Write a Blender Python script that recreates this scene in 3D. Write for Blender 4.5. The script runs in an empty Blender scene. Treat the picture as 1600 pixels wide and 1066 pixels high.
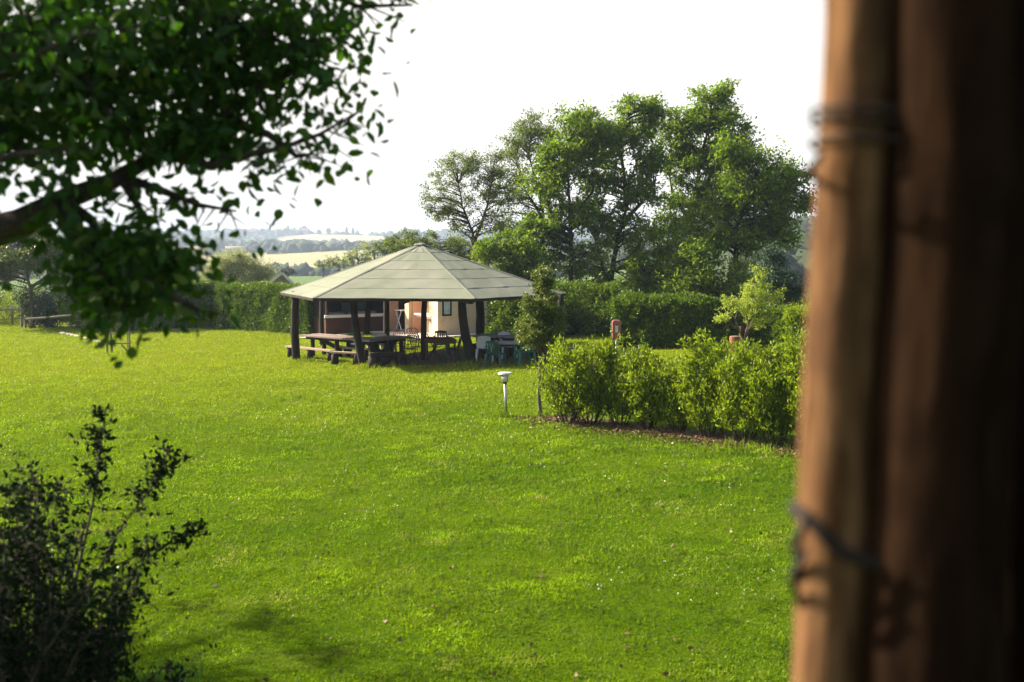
import bpy, math, random
import numpy as np
from math import sin, cos, radians as RD, pi
from mathutils import Vector, Matrix
random.seed(7); RNG = np.random.default_rng(11)
sc = bpy.context.scene
COL = sc.collection

# ------------------------------------------------------------------ camera
CAMZ = 3.45; PITCH = math.atan(136/1600)
cam = bpy.data.cameras.new('camera'); cam.lens = 36; cam.sensor_width = 36
cam.clip_start = 0.05; cam.clip_end = 8000
cam.dof.use_dof = True; cam.dof.focus_distance = 30; cam.dof.aperture_fstop = 2.3
camo = bpy.data.objects.new('camera', cam); COL.objects.link(camo)
camo.location = (0, 0, CAMZ); camo.rotation_euler = (pi/2 - PITCH, 0, 0)
sc.camera = camo

# ------------------------------------------------------------------ sky and sun
SUN = Vector((-1.0, 0.42, 0.66)).normalized()
EL = math.asin(SUN.z); AZ = math.atan2(SUN.x, SUN.y)
w = bpy.data.worlds.new('World'); sc.world = w; w.use_nodes = True
nt = w.node_tree; sky = nt.nodes.new('ShaderNodeTexSky'); sky.sky_type = 'NISHITA'
sky.sun_disc = False; sky.sun_elevation = EL; sky.sun_rotation = AZ
sky.air_density = 1.0; sky.dust_density = 7.0; sky.ozone_density = 0.6; sky.altitude = 0
# thick summer haze: the lowest part of the sky is white, the zenith keeps the clear sky colour
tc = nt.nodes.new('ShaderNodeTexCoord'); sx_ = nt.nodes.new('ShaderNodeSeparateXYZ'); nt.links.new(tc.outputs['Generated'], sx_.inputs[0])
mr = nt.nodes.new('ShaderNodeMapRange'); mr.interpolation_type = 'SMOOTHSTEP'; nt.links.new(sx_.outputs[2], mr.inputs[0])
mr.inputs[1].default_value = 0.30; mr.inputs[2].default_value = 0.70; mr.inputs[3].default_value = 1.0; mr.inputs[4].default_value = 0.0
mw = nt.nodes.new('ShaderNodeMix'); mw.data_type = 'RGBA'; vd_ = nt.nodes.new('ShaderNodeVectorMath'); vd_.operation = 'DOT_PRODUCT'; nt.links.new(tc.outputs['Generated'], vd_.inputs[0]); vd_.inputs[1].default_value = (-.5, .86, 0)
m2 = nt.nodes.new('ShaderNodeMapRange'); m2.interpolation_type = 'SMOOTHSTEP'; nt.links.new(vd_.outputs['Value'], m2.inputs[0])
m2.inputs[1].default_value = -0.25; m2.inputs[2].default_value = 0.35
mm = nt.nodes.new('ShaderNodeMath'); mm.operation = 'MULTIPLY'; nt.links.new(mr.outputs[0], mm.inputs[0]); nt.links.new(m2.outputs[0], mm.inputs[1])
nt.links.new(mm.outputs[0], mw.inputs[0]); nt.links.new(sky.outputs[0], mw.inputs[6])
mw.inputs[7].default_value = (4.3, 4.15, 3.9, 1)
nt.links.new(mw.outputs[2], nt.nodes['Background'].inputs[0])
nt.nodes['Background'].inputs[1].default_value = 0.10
sl = bpy.data.lights.new('sun', 'SUN'); sl.energy = 5.0; sl.angle = RD(0.6); sl.color = (1.0, 0.90, 0.70)
so = bpy.data.objects.new('sun', sl); COL.objects.link(so)
so.rotation_euler = SUN.to_track_quat('Z', 'Y').to_euler(); so.location = (0, 0, 60)
sc.view_settings.view_transform = 'Standard'; sc.view_settings.look = 'None'
sc.view_settings.exposure = 1.54; sc.view_settings.gamma = 1.0
cy = sc.cycles
cy.max_bounces = 7; cy.diffuse_bounces = 3; cy.glossy_bounces = 2; cy.transmission_bounces = 5
cy.transparent_max_bounces = 6; cy.volume_bounces = 0; cy.use_denoising = True
cy.sample_clamp_indirect = 8.0

# ------------------------------------------------------------------ placing helpers
def ss(a, b, x):
    t = min(1, max(0, (x-a)/(b-a))); return t*t*(3-2*t)
def ray(px, py):
    x = (px-800)/1600; y = (533-py)/1600
    return Vector((x, cos(PITCH)+y*sin(PITCH), -sin(PITCH)+y*cos(PITCH)))
def gz(x, y):
    z = 0.48*math.tanh(x/12)
    z += 0.34*max(0.0, 7.6-max(y, 0.6)) if y < 7.6 else 0
    z += 0.02*sin(x*0.9+1.3)*sin(y*0.7)+0.02*sin(x*2.3+y*.9)*sin(y*1.9-x*.6+1)
    return z
def G(px, py):
    d = ray(px, py); t = 1.0; prev = t
    while t < 300:
        p = Vector((0, 0, CAMZ))+d*t
        if p.z < gz(p.x, p.y): break
        prev = t; t += 0.4
    for _ in range(20):
        m = (prev+t)/2; p = Vector((0, 0, CAMZ))+d*m
        if p.z < gz(p.x, p.y): t = m
        else: prev = m
    return Vector((0, 0, CAMZ))+d*t
def P(px, py, Y):                      # point at depth Y
    d = ray(px, py); return Vector((0, 0, CAMZ))+d*(Y/d.y)
def Z(px, py, z):                      # point at height z
    d = ray(px, py); return Vector((0, 0, CAMZ))+d*((z-CAMZ)/d.z)

# ------------------------------------------------------------------ object helpers
ORG = {}
def tag(o, label=None, cat=None, group=None, kind=None):
    if label: o['label'] = label
    if cat: o['category'] = cat
    if group: o['group'] = group
    if kind: o['kind'] = kind
    return o
def thing(name, loc, label, cat, group=None, rz=0):
    o = bpy.data.objects.new(name, None); COL.objects.link(o); o.location = loc
    o.rotation_euler = (0, 0, rz); o.empty_display_size = 0.2
    ORG[o.name] = Vector(loc) if rz == 0 else Vector((0, 0, 0))
    return tag(o, label, cat, group)
def link(name, V, F, mat, parent=None, origin=None, smooth=False):
    V = np.asarray(V, dtype=np.float64).reshape(-1, 3)
    off = ORG[parent.name] if parent is not None else Vector(origin) if origin is not None else Vector((0, 0, 0))
    V = V-np.array(off)
    me = bpy.data.meshes.new(name)
    if isinstance(F, np.ndarray):
        n, k = F.shape
        me.vertices.add(len(V)); me.vertices.foreach_set('co', V.astype(np.float32).ravel())
        me.loops.add(n*k); me.loops.foreach_set('vertex_index', F.astype(np.int32).ravel())
        me.polygons.add(n); me.polygons.foreach_set('loop_start', np.arange(0, n*k, k, dtype=np.int32))
        me.update(calc_edges=True)
    else:
        me.from_pydata(V.tolist(), [], F); me.update()
    if smooth: me.polygons.foreach_set('use_smooth', [True]*len(me.polygons))
    me.materials.append(mat)
    o = bpy.data.objects.new(name, me); COL.objects.link(o)
    if parent is not None:
        o.parent = parent; ORG[o.name] = off
    else:
        o.location = off; ORG[o.name] = off
    return o
def kids(o): return [c for c in bpy.data.objects if c.parent == o]
def copy_tree(o, parent=None):
    c = o.copy(); COL.objects.link(c); c.parent = parent
    for ch in kids(o): copy_tree(ch, c)
    return c
def rot(rz=0, rx=0, ry=0):
    return Matrix.Rotation(rz, 3, 'Z') @ Matrix.Rotation(ry, 3, 'Y') @ Matrix.Rotation(rx, 3, 'X')
class MB:
    def __init__(s): s.v = []; s.f = []
    def box(s, c, d, R=None, taper=1.0):
        i = len(s.v); R = R or Matrix.Identity(3)
        for dz in (-1, 1):
            t = taper if dz > 0 else 1
            for dx, dy in ((-1, -1), (1, -1), (1, 1), (-1, 1)):
                s.v.append(tuple(R @ Vector((dx*d[0]/2*t, dy*d[1]/2*t, dz*d[2]/2))+Vector(c)))
        for q in ((3, 2, 1, 0), (4, 5, 6, 7), (0, 1, 5, 4), (1, 2, 6, 5), (2, 3, 7, 6), (3, 0, 4, 7)):
            s.f.append(tuple(i+k for k in q))
        return s
    def beam(s, a, b, wd, th, up=(0, 0, 1)):      # rectangular bar from a to b
        a = Vector(a); b = Vector(b); d = b-a; L = d.length; d.normalize()
        u = Vector(up); x = d.cross(u)
        if x.length < 1e-4: x = Vector((1, 0, 0))
        x.normalize(); z = x.cross(d)
        i = len(s.v)
        for t in (a, b):
            for sx, sz in ((-1, -1), (1, -1), (1, 1), (-1, 1)):
                s.v.append(tuple(t+x*(sx*wd/2)+z*(sz*th/2)))
        for q in ((3, 2, 1, 0), (4, 5, 6, 7), (0, 1, 5, 4), (1, 2, 6, 5), (2, 3, 7, 6), (3, 0, 4, 7)):
            s.f.append(tuple(i+k for k in q))
        return s
    def tube(s, pts, rad, n=8, wob=0.0, caps=True):
        pts = [Vector(p) for p in pts]; m = len(pts)
        if not hasattr(rad, '__len__'): rad = [rad]*m
        i0 = len(s.v)
        T0 = (pts[1]-pts[0]).normalized()
        x = T0.orthogonal().normalized()
        for k in range(m):
            T = (pts[min(k+1, m-1)]-pts[max(k-1, 0)]).normalized()
            x = (x-T*x.dot(T))
            if x.length < 1e-5: x = T.orthogonal()
            x.normalize(); y = T.cross(x)
            for j in range(n):
                a = 2*pi*j/n; r = rad[k]*(1+random.uniform(-wob, wob))
                s.v.append(tuple(pts[k]+x*(cos(a)*r)+y*(sin(a)*r)))
        for k in range(m-1):
            for j in range(n):
                a = i0+k*n+j; b = i0+k*n+(j+1) % n
                s.f.append((a, b, b+n, a+n))
        if caps:
            s.f.append(tuple(i0+j for j in reversed(range(n))))
            s.f.append(tuple(i0+(m-1)*n+j for j in range(n)))
        return s
    def poly(s, pts, th=None):                    # flat polygon, or prism of thickness th downwards
        i = len(s.v); n = len(pts)
        s.v += [tuple(p) for p in pts]; s.f.append(tuple(range(i, i+n)))
        if th:
            s.v += [(p[0], p[1], p[2]-th) for p in pts]
            s.f.append(tuple(i+n+j for j in reversed(range(n))))
            for j in range(n): s.f.append((i+j, i+n+j, i+n+(j+1) % n, i+(j+1) % n))
        return s
    def build(s, name, mat, parent=None, origin=None, smooth=False):
        return link(name, s.v, s.f, mat, parent, origin, smooth)
def curve_pts(a, b, n, sag=0.0, jit=0.0, bend=None):
    a = Vector(a); b = Vector(b); out = []
    L = (b-a).length; bend = Vector(bend) if bend is not None else Vector((0, 0, 0))
    for k in range(n+1):
        t = k/n; p = a.lerp(b, t)+bend*(4*t*(1-t)); p.z -= sag*4*t*(1-t)
        if 0 < k < n: p += Vector((random.uniform(-1, 1), random.uniform(-1, 1), random.uniform(-1, 1)))*jit*L
        out.append(p)
    return out

# ------------------------------------------------------------------ materials
def newmat(name):
    m = bpy.data.materials.new(name); m.use_nodes = True; return m, m.node_tree, m.node_tree.nodes['Principled BSDF']
def mixc(nt, fac, a, b, blend='MIX'):
    n = nt.nodes.new('ShaderNodeMix'); n.data_type = 'RGBA'; n.blend_type = blend
    for k, v in ((0, fac), (6, a), (7, b)):
        if hasattr(v, 'is_linked') or isinstance(v, bpy.types.NodeSocket): nt.links.new(v, n.inputs[k])
        else: n.inputs[k].default_value = v if k == 0 else (*v[:3], 1)
    return n.outputs[2]
def noise(nt, scale, detail=4, vec=None, rough=0.6, obj=False):
    n = nt.nodes.new('ShaderNodeTexNoise'); n.inputs['Scale'].default_value = scale
    n.inputs['Detail'].default_value = detail; n.inputs['Roughness'].default_value = rough
    if vec is None:
        if obj: vec = nt.nodes.new('ShaderNodeTexCoord').outputs['Object']
        else: vec = nt.nodes.new('ShaderNodeNewGeometry').outputs['Position']
    nt.links.new(vec, n.inputs['Vector']); return n.outputs['Fac']
def scaled(nt, s, obj=False):
    v = nt.nodes.new('ShaderNodeTexCoord').outputs['Object'] if obj else nt.nodes.new('ShaderNodeNewGeometry').outputs['Position']
    m = nt.nodes.new('ShaderNodeVectorMath'); m.operation = 'MULTIPLY'; nt.links.new(v, m.inputs[0])
    m.inputs[1].default_value = s; return m.outputs[0]
def ramp(nt, fac, a, b):
    n = nt.nodes.new('ShaderNodeMapRange'); nt.links.new(fac, n.inputs[0])
    n.inputs[1].default_value = a; n.inputs[2].default_value = b; n.clamp = True; return n.outputs[0]
def bump(nt, bs, h, strength=0.5, dist=0.02):
    n = nt.nodes.new('ShaderNodeBump'); n.inputs['Strength'].default_value = strength; n.inputs['Distance'].default_value = dist
    nt.links.new(h, n.inputs['Height']); nt.links.new(n.outputs[0], bs.inputs['Normal'])
def mat(name, c1, c2=None, scale=6, rough=0.8, stretch=None, bmp=0.3, metal=0.0, spec=0.3, lo=0.35, hi=0.65, c3=None, s3=1.5, obj=True):
    m, nt, bs = newmat(name); c2 = c2 or tuple(x*0.7 for x in c1)
    v = scaled(nt, stretch or (1, 1, 1), obj)
    n = noise(nt, scale, 5, v); col = mixc(nt, ramp(nt, n, lo, hi), c1, c2)
    if c3: col = mixc(nt, ramp(nt, noise(nt, s3, 4, None, obj=obj), 0.5, 0.68), col, c3)
    nt.links.new(col, bs.inputs['Base Color']); bs.inputs['Roughness'].default_value = rough
    bs.inputs['Metallic'].default_value = metal; bs.inputs['Specular IOR Level'].default_value = spec
    if bmp: bump(nt, bs, n, bmp, 0.01)
    return m
def leafmat(name, c1, c2, c3=None, tr=0.4, rough=0.5, spec=0.3, trc=None, patch=None, yellowed=None):
    m, nt, bs = newmat(name); g = nt.nodes.new('ShaderNodeNewGeometry')
    col = mixc(nt, g.outputs['Random Per Island'], c1, c2)
    if c3:
        w_ = nt.nodes.new('ShaderNodeMath'); w_.operation = 'FRACT'; w2 = nt.nodes.new('ShaderNodeMath'); w2.operation = 'MULTIPLY'
        nt.links.new(g.outputs['Random Per Island'], w2.inputs[0]); w2.inputs[1].default_value = 17.3
        nt.links.new(w2.outputs[0], w_.inputs[0])
        col = mixc(nt, ramp(nt, w_.outputs[0], 0.82, 0.95), col, c3)
    for sc_, pcol, lo_, hi_ in (patch or ()):
        col = mixc(nt, ramp(nt, noise(nt, sc_, 3), lo_, hi_), col, pcol)
    if yellowed:                                 # far lawn painted yellower: its sunlit look put into the colour, partly drier turf
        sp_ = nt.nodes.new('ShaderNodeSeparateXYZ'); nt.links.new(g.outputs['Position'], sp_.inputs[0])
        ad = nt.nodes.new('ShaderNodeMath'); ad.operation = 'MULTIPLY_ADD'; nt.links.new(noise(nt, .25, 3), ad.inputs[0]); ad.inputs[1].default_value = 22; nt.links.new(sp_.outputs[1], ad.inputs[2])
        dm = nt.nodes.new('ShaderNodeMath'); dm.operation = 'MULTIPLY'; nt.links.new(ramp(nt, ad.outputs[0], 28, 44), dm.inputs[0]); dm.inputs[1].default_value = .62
        col = mixc(nt, dm.outputs[0], col, yellowed)
    nt.links.new(col, bs.inputs['Base Color']); bs.inputs['Roughness'].default_value = rough
    bs.inputs['Specular IOR Level'].default_value = spec
    t = nt.nodes.new('ShaderNodeBsdfTranslucent')
    nt.links.new(mixc(nt, 0.6, col, trc or tuple(min(1, x*1.6) for x in c1)), t.inputs[0])
    mx = nt.nodes.new('ShaderNodeMixShader'); mx.inputs[0].default_value = tr
    nt.links.new(bs.outputs[0], mx.inputs[1]); nt.links.new(t.outputs[0], mx.inputs[2])
    nt.links.new(mx.outputs[0], nt.nodes['Material Output'].inputs[0]); return m

M = {}
M['bark'] = mat('bark', (0.075, 0.055, 0.04), (0.025, 0.018, 0.013), 14, 0.9, (1, 1, 0.25), 0.8)
M['barkpale'] = mat('pale_bark', (0.16, 0.13, 0.1), (0.07, 0.055, 0.04), 14, 0.9, (1, 1, 0.25), 0.6)
M['post'] = mat('dark_log', (0.030, 0.019, 0.016), (0.011, 0.007, 0.006), 9, 0.85, (1, 1, 0.2), 0.7)
M['planks'] = mat('weathered_planks', (0.30, 0.22, 0.20), (0.17, 0.12, 0.10), 6, 0.85, (1, 6, 6), 0.4)
M['greyplank'] = mat('grey_planks', (0.28, 0.25, 0.26), (0.15, 0.13, 0.13), 6, 0.8, (1, 6, 6), 0.4)
M['brownwood'] = mat('brown_wood', (0.12, 0.06, 0.03), (0.07, 0.035, 0.02), 8, 0.75, (1, 5, 5), 0.3)
M['darkwood'] = mat('dark_wood', (0.028, 0.013, 0.009), (0.012, 0.006, 0.005), 7, 0.8, (1, 1, 0.4), 0.5)
M['benchtop'] = mat('bench_top', (0.42, 0.30, 0.24), (0.26, 0.18, 0.14), 7, 0.8, (1, 5, 5), 0.3)
M['felt'] = mat('roofing_felt', (0.19, 0.205, 0.15), (0.15, 0.165, 0.12), 1.1, 0.95, None, 0.25, lo=.3, hi=.7, c3=(0.215, 0.215, 0.17), s3=0.6)
M['seam'] = mat('felt_seam', (0.20, 0.215, 0.165), (0.16, 0.17, 0.13), 5, 0.95)
M['cream'] = mat('cream_render', (0.72, 0.55, 0.37), (0.64, 0.47, 0.31), 2.0, 0.9, None, 0.15, c3=(0.40, 0.29, 0.20), s3=0.9)
M['pink'] = mat('pink_render', (0.66, 0.38, 0.26), (0.58, 0.32, 0.21), 2.5, 0.9, None, 0.15)
M['rust'] = mat('rust_render', (0.062, 0.024, 0.011), (0.038, 0.015, 0.008), 1.2, 0.85, None, 0.2)
M['cap'] = mat('white_coping', (0.62, 0.58, 0.56), (0.5, 0.47, 0.45), 4, 0.7)
M['slab'] = mat('pale_concrete', (0.50, 0.42, 0.38), (0.40, 0.33, 0.29), 2.5, 0.9, c3=(0.30, 0.24, 0.2))
M['maroon'] = mat('maroon_boards', (0.014, 0.005, 0.005), (0.009, 0.0035, 0.0035), 5, 0.8)
M['teal'] = mat('teal_sheet', (0.022, 0.07, 0.07), (0.015, 0.05, 0.05), 3, 0.7)
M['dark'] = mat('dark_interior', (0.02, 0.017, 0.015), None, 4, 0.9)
M['enamel'] = mat('white_enamel', (0.75, 0.62, 0.58), (0.68, 0.55, 0.5), 5, 0.35, bmp=0)
M['white'] = mat('white_plastic', (0.60, 0.58, 0.60), (0.5, 0.48, 0.5), 5, 0.4, bmp=0)
M['green'] = mat('green_plastic', (0.008, 0.14, 0.08), (0.007, 0.10, 0.06), 4, 0.35, bmp=0, spec=0.5)
M['darkgreen'] = mat('dark_green_plastic', (0.012, 0.05, 0.03), (0.01, 0.035, 0.02), 4, 0.35, bmp=0, spec=0.5)
M['tealplastic'] = mat('teal_plastic', (0.008, 0.07, 0.07), (0.006, 0.05, 0.05), 4, 0.35, bmp=0, spec=0.5)
M['iron'] = mat('black_iron', (0.02, 0.017, 0.02), (0.012, 0.01, 0.01), 12, 0.5, bmp=0.1, metal=0.4)
M['rustwire'] = mat('rusty_wire', (0.03, 0.02, 0.017), (0.015, 0.01, 0.009), 60, 0.7, bmp=0.2)
M['steel'] = mat('brushed_steel', (0.42, 0.42, 0.43), (0.3, 0.3, 0.31), 9, 0.4, (1, 1, 8), 0.05, metal=0.8)
M['mirror'] = mat('painted_mirror_glass', (0.62, 0.68, 0.70), (0.3, 0.36, 0.38), 5, 0.15, bmp=0, metal=0.1)  # pale reflected look is painted into the glass colour
M['frosted'] = mat('lamp_glass', (0.75, 0.75, 0.72), (0.68, 0.68, 0.65), 8, 0.25, bmp=0)
M['redbox'] = mat('red_metal', (0.34, 0.12, 0.10), (0.25, 0.085, 0.07), 5, 0.5, bmp=0.05)
M['rail'] = mat('grey_rail', (0.22, 0.19, 0.15), (0.12, 0.1, 0.08), 9, 0.9, (1, 1, 1), 0.4)
M['terracotta'] = mat('terracotta', (0.30, 0.11, 0.06), (0.22, 0.08, 0.045), 3, 0.85)
M['housewall'] = mat('house_wall', (0.6, 0.5, 0.42), None, 3, 0.9)
M['stone'] = mat('edging_stone', (0.5, 0.46, 0.38), (0.35, 0.32, 0.26), 5, 0.9, None, 0.5)
M['dirt'] = mat('packed_dirt', (0.13, 0.08, 0.05), (0.08, 0.05, 0.03), 1.5, 0.95, None, 0.4, c3=(0.10, 0.10, 0.03), obj=False)
# foliage
GRC = dict(rough=0.6, spec=0.12)
M['blade'] = leafmat('grass_blade', (0.035, 0.105, 0.002), (0.20, 0.31, 0.003), (0.36, 0.36, 0.10), 0.35, trc=(0.32, 0.50, 0.002), yellowed=(0.32, 0.34, 0.012), patch=((0.30, (0.02, 0.08, 0.002), .42, .58), (0.75, (0.26, 0.40, 0.004), .54, .64), (1.9, (0.018, 0.05, 0.002), .50, .62), (1.1, (0.30, 0.27, 0.07), .58, .72), (7.0, (0.025, 0.06, 0.002), .50, .64)), **GRC)
M['pear'] = leafmat('pear_leaf', (0.014, 0.042, 0.006), (0.032, 0.085, 0.008), (0.10, 0.13, 0.014), 0.36, 0.5, 0.22, trc=(0.09, 0.27, 0.006))
M['locust'] = leafmat('locust_leaf', (0.04, 0.08, 0.008), (0.14, 0.22, 0.014), (0.28, 0.35, 0.02), 0.42, spec=.15, trc=(0.24, 0.40, 0.008))
M['locustgrey'] = leafmat('thin_locust_leaf', (0.06, 0.095, 0.02), (0.10, 0.14, 0.03), (0.15, 0.19, 0.03), 0.38, trc=(0.26, 0.36, 0.05))
M['hedge'] = leafmat('hedge_leaf', (0.022, 0.055, 0.005), (0.09, 0.15, 0.008), (0.20, 0.27, 0.02), 0.28, 0.45, 0.2, trc=(0.20, 0.34, 0.006))
M['laurel'] = leafmat('laurel_leaf', (0.05, 0.10, 0.005), (0.20, 0.27, 0.008), (0.36, 0.42, 0.04), 0.42, 0.4, 0.22, trc=(0.34, 0.46, 0.008))
M['holm'] = leafmat('holm_leaf', (0.07, 0.10, 0.015), (0.16, 0.20, 0.03), (0.36, 0.38, 0.12), 0.38, 0.42, 0.35)
M['young'] = leafmat('young_leaf', (0.26, 0.34, 0.03), (0.40, 0.46, 0.06), None, 0.45)
M['willow'] = leafmat('willow_leaf', (0.24, 0.27, 0.09), (0.32, 0.35, 0.13), None, 0.4, rough=0.7)
M['conifer'] = leafmat('conifer_needles', (0.016, 0.045, 0.018), (0.03, 0.075, 0.022), None, 0.15)
M['darkleaf'] = leafmat('dark_leaf', (0.018, 0.04, 0.012), (0.035, 0.07, 0.016), None, 0.2)
M['bushleaf'] = leafmat('bush_leaf', (0.004, 0.012, 0.003), (0.008, 0.022, 0.004), (0.03, 0.045, 0.01), 0.2, 0.75, 0.08)  # leaves near black: the shadow over the bush is put into their colour
M['weed'] = leafmat('weed_blade', (0.03, 0.10, 0.012), (0.06, 0.15, 0.015), None, 0.35)
M['blossom'] = leafmat('grey_leaf', (0.20, 0.19, 0.15), (0.28, 0.26, 0.2), None, 0.3)
M['clover'] = leafmat('clover_flower', (0.55, 0.55, 0.45), (0.7, 0.68, 0.6), (0.5, 0.35, 0.3), 0.2)
M['litter'] = leafmat('fallen_leaf', (0.09, 0.04, 0.022), (0.16, 0.09, 0.05), (0.24, 0.16, 0.10), 0.1)
M['farwood'] = leafmat('far_woodland', (0.018, 0.034, 0.014), (0.04, 0.062, 0.022), (0.08, 0.10, 0.04), 0.15, rough=0.9)

# ------------------------------------------------------------------ foliage geometry
def rdir(n):
    v = RNG.normal(size=(n, 3)); return v/np.linalg.norm(v, axis=1, keepdims=True)
def leafgeo(Pn, D, L, W, N=None, shape='diamond', fold=0.15):
    """Pn base points, D unit directions, L lengths, W widths"""
    n = len(Pn); D = D/np.linalg.norm(D, axis=1, keepdims=True)
    if N is None: N = rdir(n)
    S = np.cross(D, N); S /= (np.linalg.norm(S, axis=1, keepdims=True)+1e-9); N = np.cross(S, D)
    L = np.broadcast_to(np.asarray(L, float), (n,))[:, None]; W = np.broadcast_to(np.asarray(W, float), (n,))[:, None]
    if shape == 'diamond':
        V = np.stack([Pn, Pn+D*L*0.45+S*W*0.5+N*W*fold, Pn+D*L, Pn+D*L*0.45-S*W*0.5+N*W*fold], 1).reshape(-1, 3)
        F = np.arange(n*4).reshape(n, 4)
    else:                                   # ovate leaf, two quads folded on the midrib
        V = np.stack([Pn, Pn+D*L*0.25+S*W*0.42+N*W*fold, Pn+D*L*0.62+S*W*0.45+N*W*fold, Pn+D*L-N*L*0.12,
                      Pn+D*L*0.62-S*W*0.45+N*W*fold, Pn+D*L*0.25-S*W*0.42+N*W*fold], 1).reshape(-1, 3)
        b = np.arange(n)[:, None]*6
        F = np.concatenate([b+np.array([[0, 1, 2, 3]]), b+np.array([[0, 3, 4, 5]])], 0)
    return V, F
def leaves(name, Pn, D, L, W, m, parent, N=None, shape='diamond', fold=0.15):
    V, F = leafgeo(np.asarray(Pn), np.asarray(D), L, W, N, shape, fold); return link(name, V, F, m, parent)
def tri_sorted(n, lo, hi): return RNG.uniform(lo, hi, n)

def tree(name, base, label, cat, trunks, clumps, nclump, per, ll, lw, leafm, barkm='bark', group=None,
         tr=0.16, csz=0.9, droop=0.25, flat=0.7, twig=6, limb_from=0.3, shape='diamond'):
    """trunks: list of world-space polylines (start at base); clumps: list of (centre, (rx,ry,rz), weight)"""
    t = thing(name, base, label, cat, group)
    mb = MB(); tw = MB()
    for k, tp in enumerate(trunks):
        tp = [Vector(p) for p in tp]; n = len(tp); pts = []; rads = []
        r0 = tr*(1 if k == 0 else 0.72)
        for i in range(n-1):
            for j in range(4):
                s = j/4; pts.append(tp[i].lerp(tp[i+1], s)+Vector((random.uniform(-1, 1), random.uniform(-1, 1), 0))*r0*0.25)
                f = (i+s)/(n-1); rads.append(r0*(1-0.85*f)*(1.25 if i+s == 0 else 1))
        pts.append(tp[-1]); rads.append(r0*0.12); mb.tube(pts, rads, 8, 0.08)
    allp = []
    for tp in trunks:
        tp = [Vector(p) for p in tp]
        for i in range(len(tp)-1):
            for j in range(6):
                f = (i+j/6)/(len(tp)-1)
                if f >= limb_from: allp.append((tp[i].lerp(tp[i+1], j/6), f))
    wsum = sum(c[2] for c in clumps); PP = []; DD = []
    for c, r, wgt in clumps:
        m = max(1, int(round(nclump*wgt/wsum)))
        for _ in range(m):
            d = rdir(1)[0]; q = RNG.uniform(0.08, 1)**0.5
            cc = Vector((c[0]+d[0]*r[0]*q, c[1]+d[1]*r[1]*q, c[2]+d[2]*r[2]*q))
            best = min(allp, key=lambda a: (a[0]-cc).length+max(0, a[0].z-cc.z+0.3)*2.0)
            a, f = best
            mid = curve_pts(a, cc, 5, sag=-0.06*(cc-a).length, jit=0.03)
            rr = tr*0.30*(1-0.6*f)+0.012
            mb.tube(mid, [rr*(1-0.8*k/5) for k in range(6)], 5)
            s = csz*random.uniform(0.6, 1.3)
            k = int(per*random.uniform(0.6, 1.4)*(s/csz))
            outd = (cc-a); outd = np.array(outd.normalized() if outd.length > 0.01 else Vector((0, 0, 1)))
            for _t in range(twig):
                td = rdir(1)[0]*0.8+outd*0.7; td[2] *= flat; td /= np.linalg.norm(td)
                e = np.array(cc)+td*s*random.uniform(0.5, 1.0)
                tw.tube([cc, Vector((np.array(cc)+e)/2+np.array([0, 0, 0.06*s])), e], [rr*0.3, rr*0.2, 0.004], 3, caps=False)
                kk = max(1, k//twig); u = RNG.uniform(0.15, 1.08, (kk, 1))
                pp = np.array(cc)+(e-np.array(cc))*u+RNG.normal(size=(kk, 3))*s*0.15*np.array([1, 1, 0.6])
                dd = rdir(kk)*0.9+td*0.5; dd[:, 2] -= droop
                PP.append(pp); DD.append(dd)
    mb.f += [tuple(i+len(mb.v) for i in f) for f in tw.f]; mb.v += tw.v
    mb.build('trunk', M[barkm], t, smooth=True)
    PP = np.concatenate(PP); DD = np.concatenate(DD); n = len(PP)
    N = rdir(n)*0.8+np.array([0, 0, 0.8])
    leaves('crown', PP, DD, ll*RNG.uniform(0.6, 1.3, n), lw*RNG.uniform(0.7, 1.3, n), leafm, t, N, shape)
    return t
def pc(px, py, Y, rx, rz, w=1.0, ry=None):       # crown lobe given by where it stands
    s = Y/1600; c = P(px, py, Y); return (c, (rx*s, (ry or rx)*s, rz*s), w)

# ------------------------------------------------------------------ ground
def lump(x, y, s): return sin(x*s+1.7)*cos(y*s*1.3+0.4)+0.5*sin(x*s*2.3+y*s*1.9)
def prof(r, az):
    """far terrain height: r metres from the viewpoint, az = tan of azimuth"""
    px = 800+az*1600
    A = [(70, 0.0), (110, -2.2), (200, -3.2), (400, -4.5), (560, -8.1), (730, 1.8), (1000, 8.5), (1300, 14), (1500, 11.5), (1680, 31), (1760, 36), (2300, 20), (4200, -20)]
    B = [(70, 0.2), (110, -1.5), (200, -1.0), (300, 6), (480, 15), (700, 19), (1000, 10), (1750, 25), (2300, 20), (4200, -20)]
    def itp(T):
        for (a, za), (b, zb) in zip(T, T[1:]):
            if r <= b: s = (r-a)/(b-a); s = max(0, s); return za+(zb-za)*s
        return T[-1][1]
    k = ss(850, 1150, px)
    return itp(A)*(1-k)+itp(B)*k
def H(x, y):
    r = math.hypot(x, y)
    if r < 62: return gz(x, y)
    az = x/max(y, 1.0) if y > 0 else (9 if x > 0 else -9)
    f = prof(max(70, r), az)
    k2 = ss(150, 700, r)
    f += k2*(2.6*lump(x, y, 0.006)+1.6*lump(x, y, 0.013))
    k = ss(62, 90, r); return gz(x, y)*(1-k)+f*k
angs = [a for a in np.concatenate([np.arange(-180, -50, 6), np.arange(-50, 50, 0.7), np.arange(50, 180, 6)])]
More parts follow.
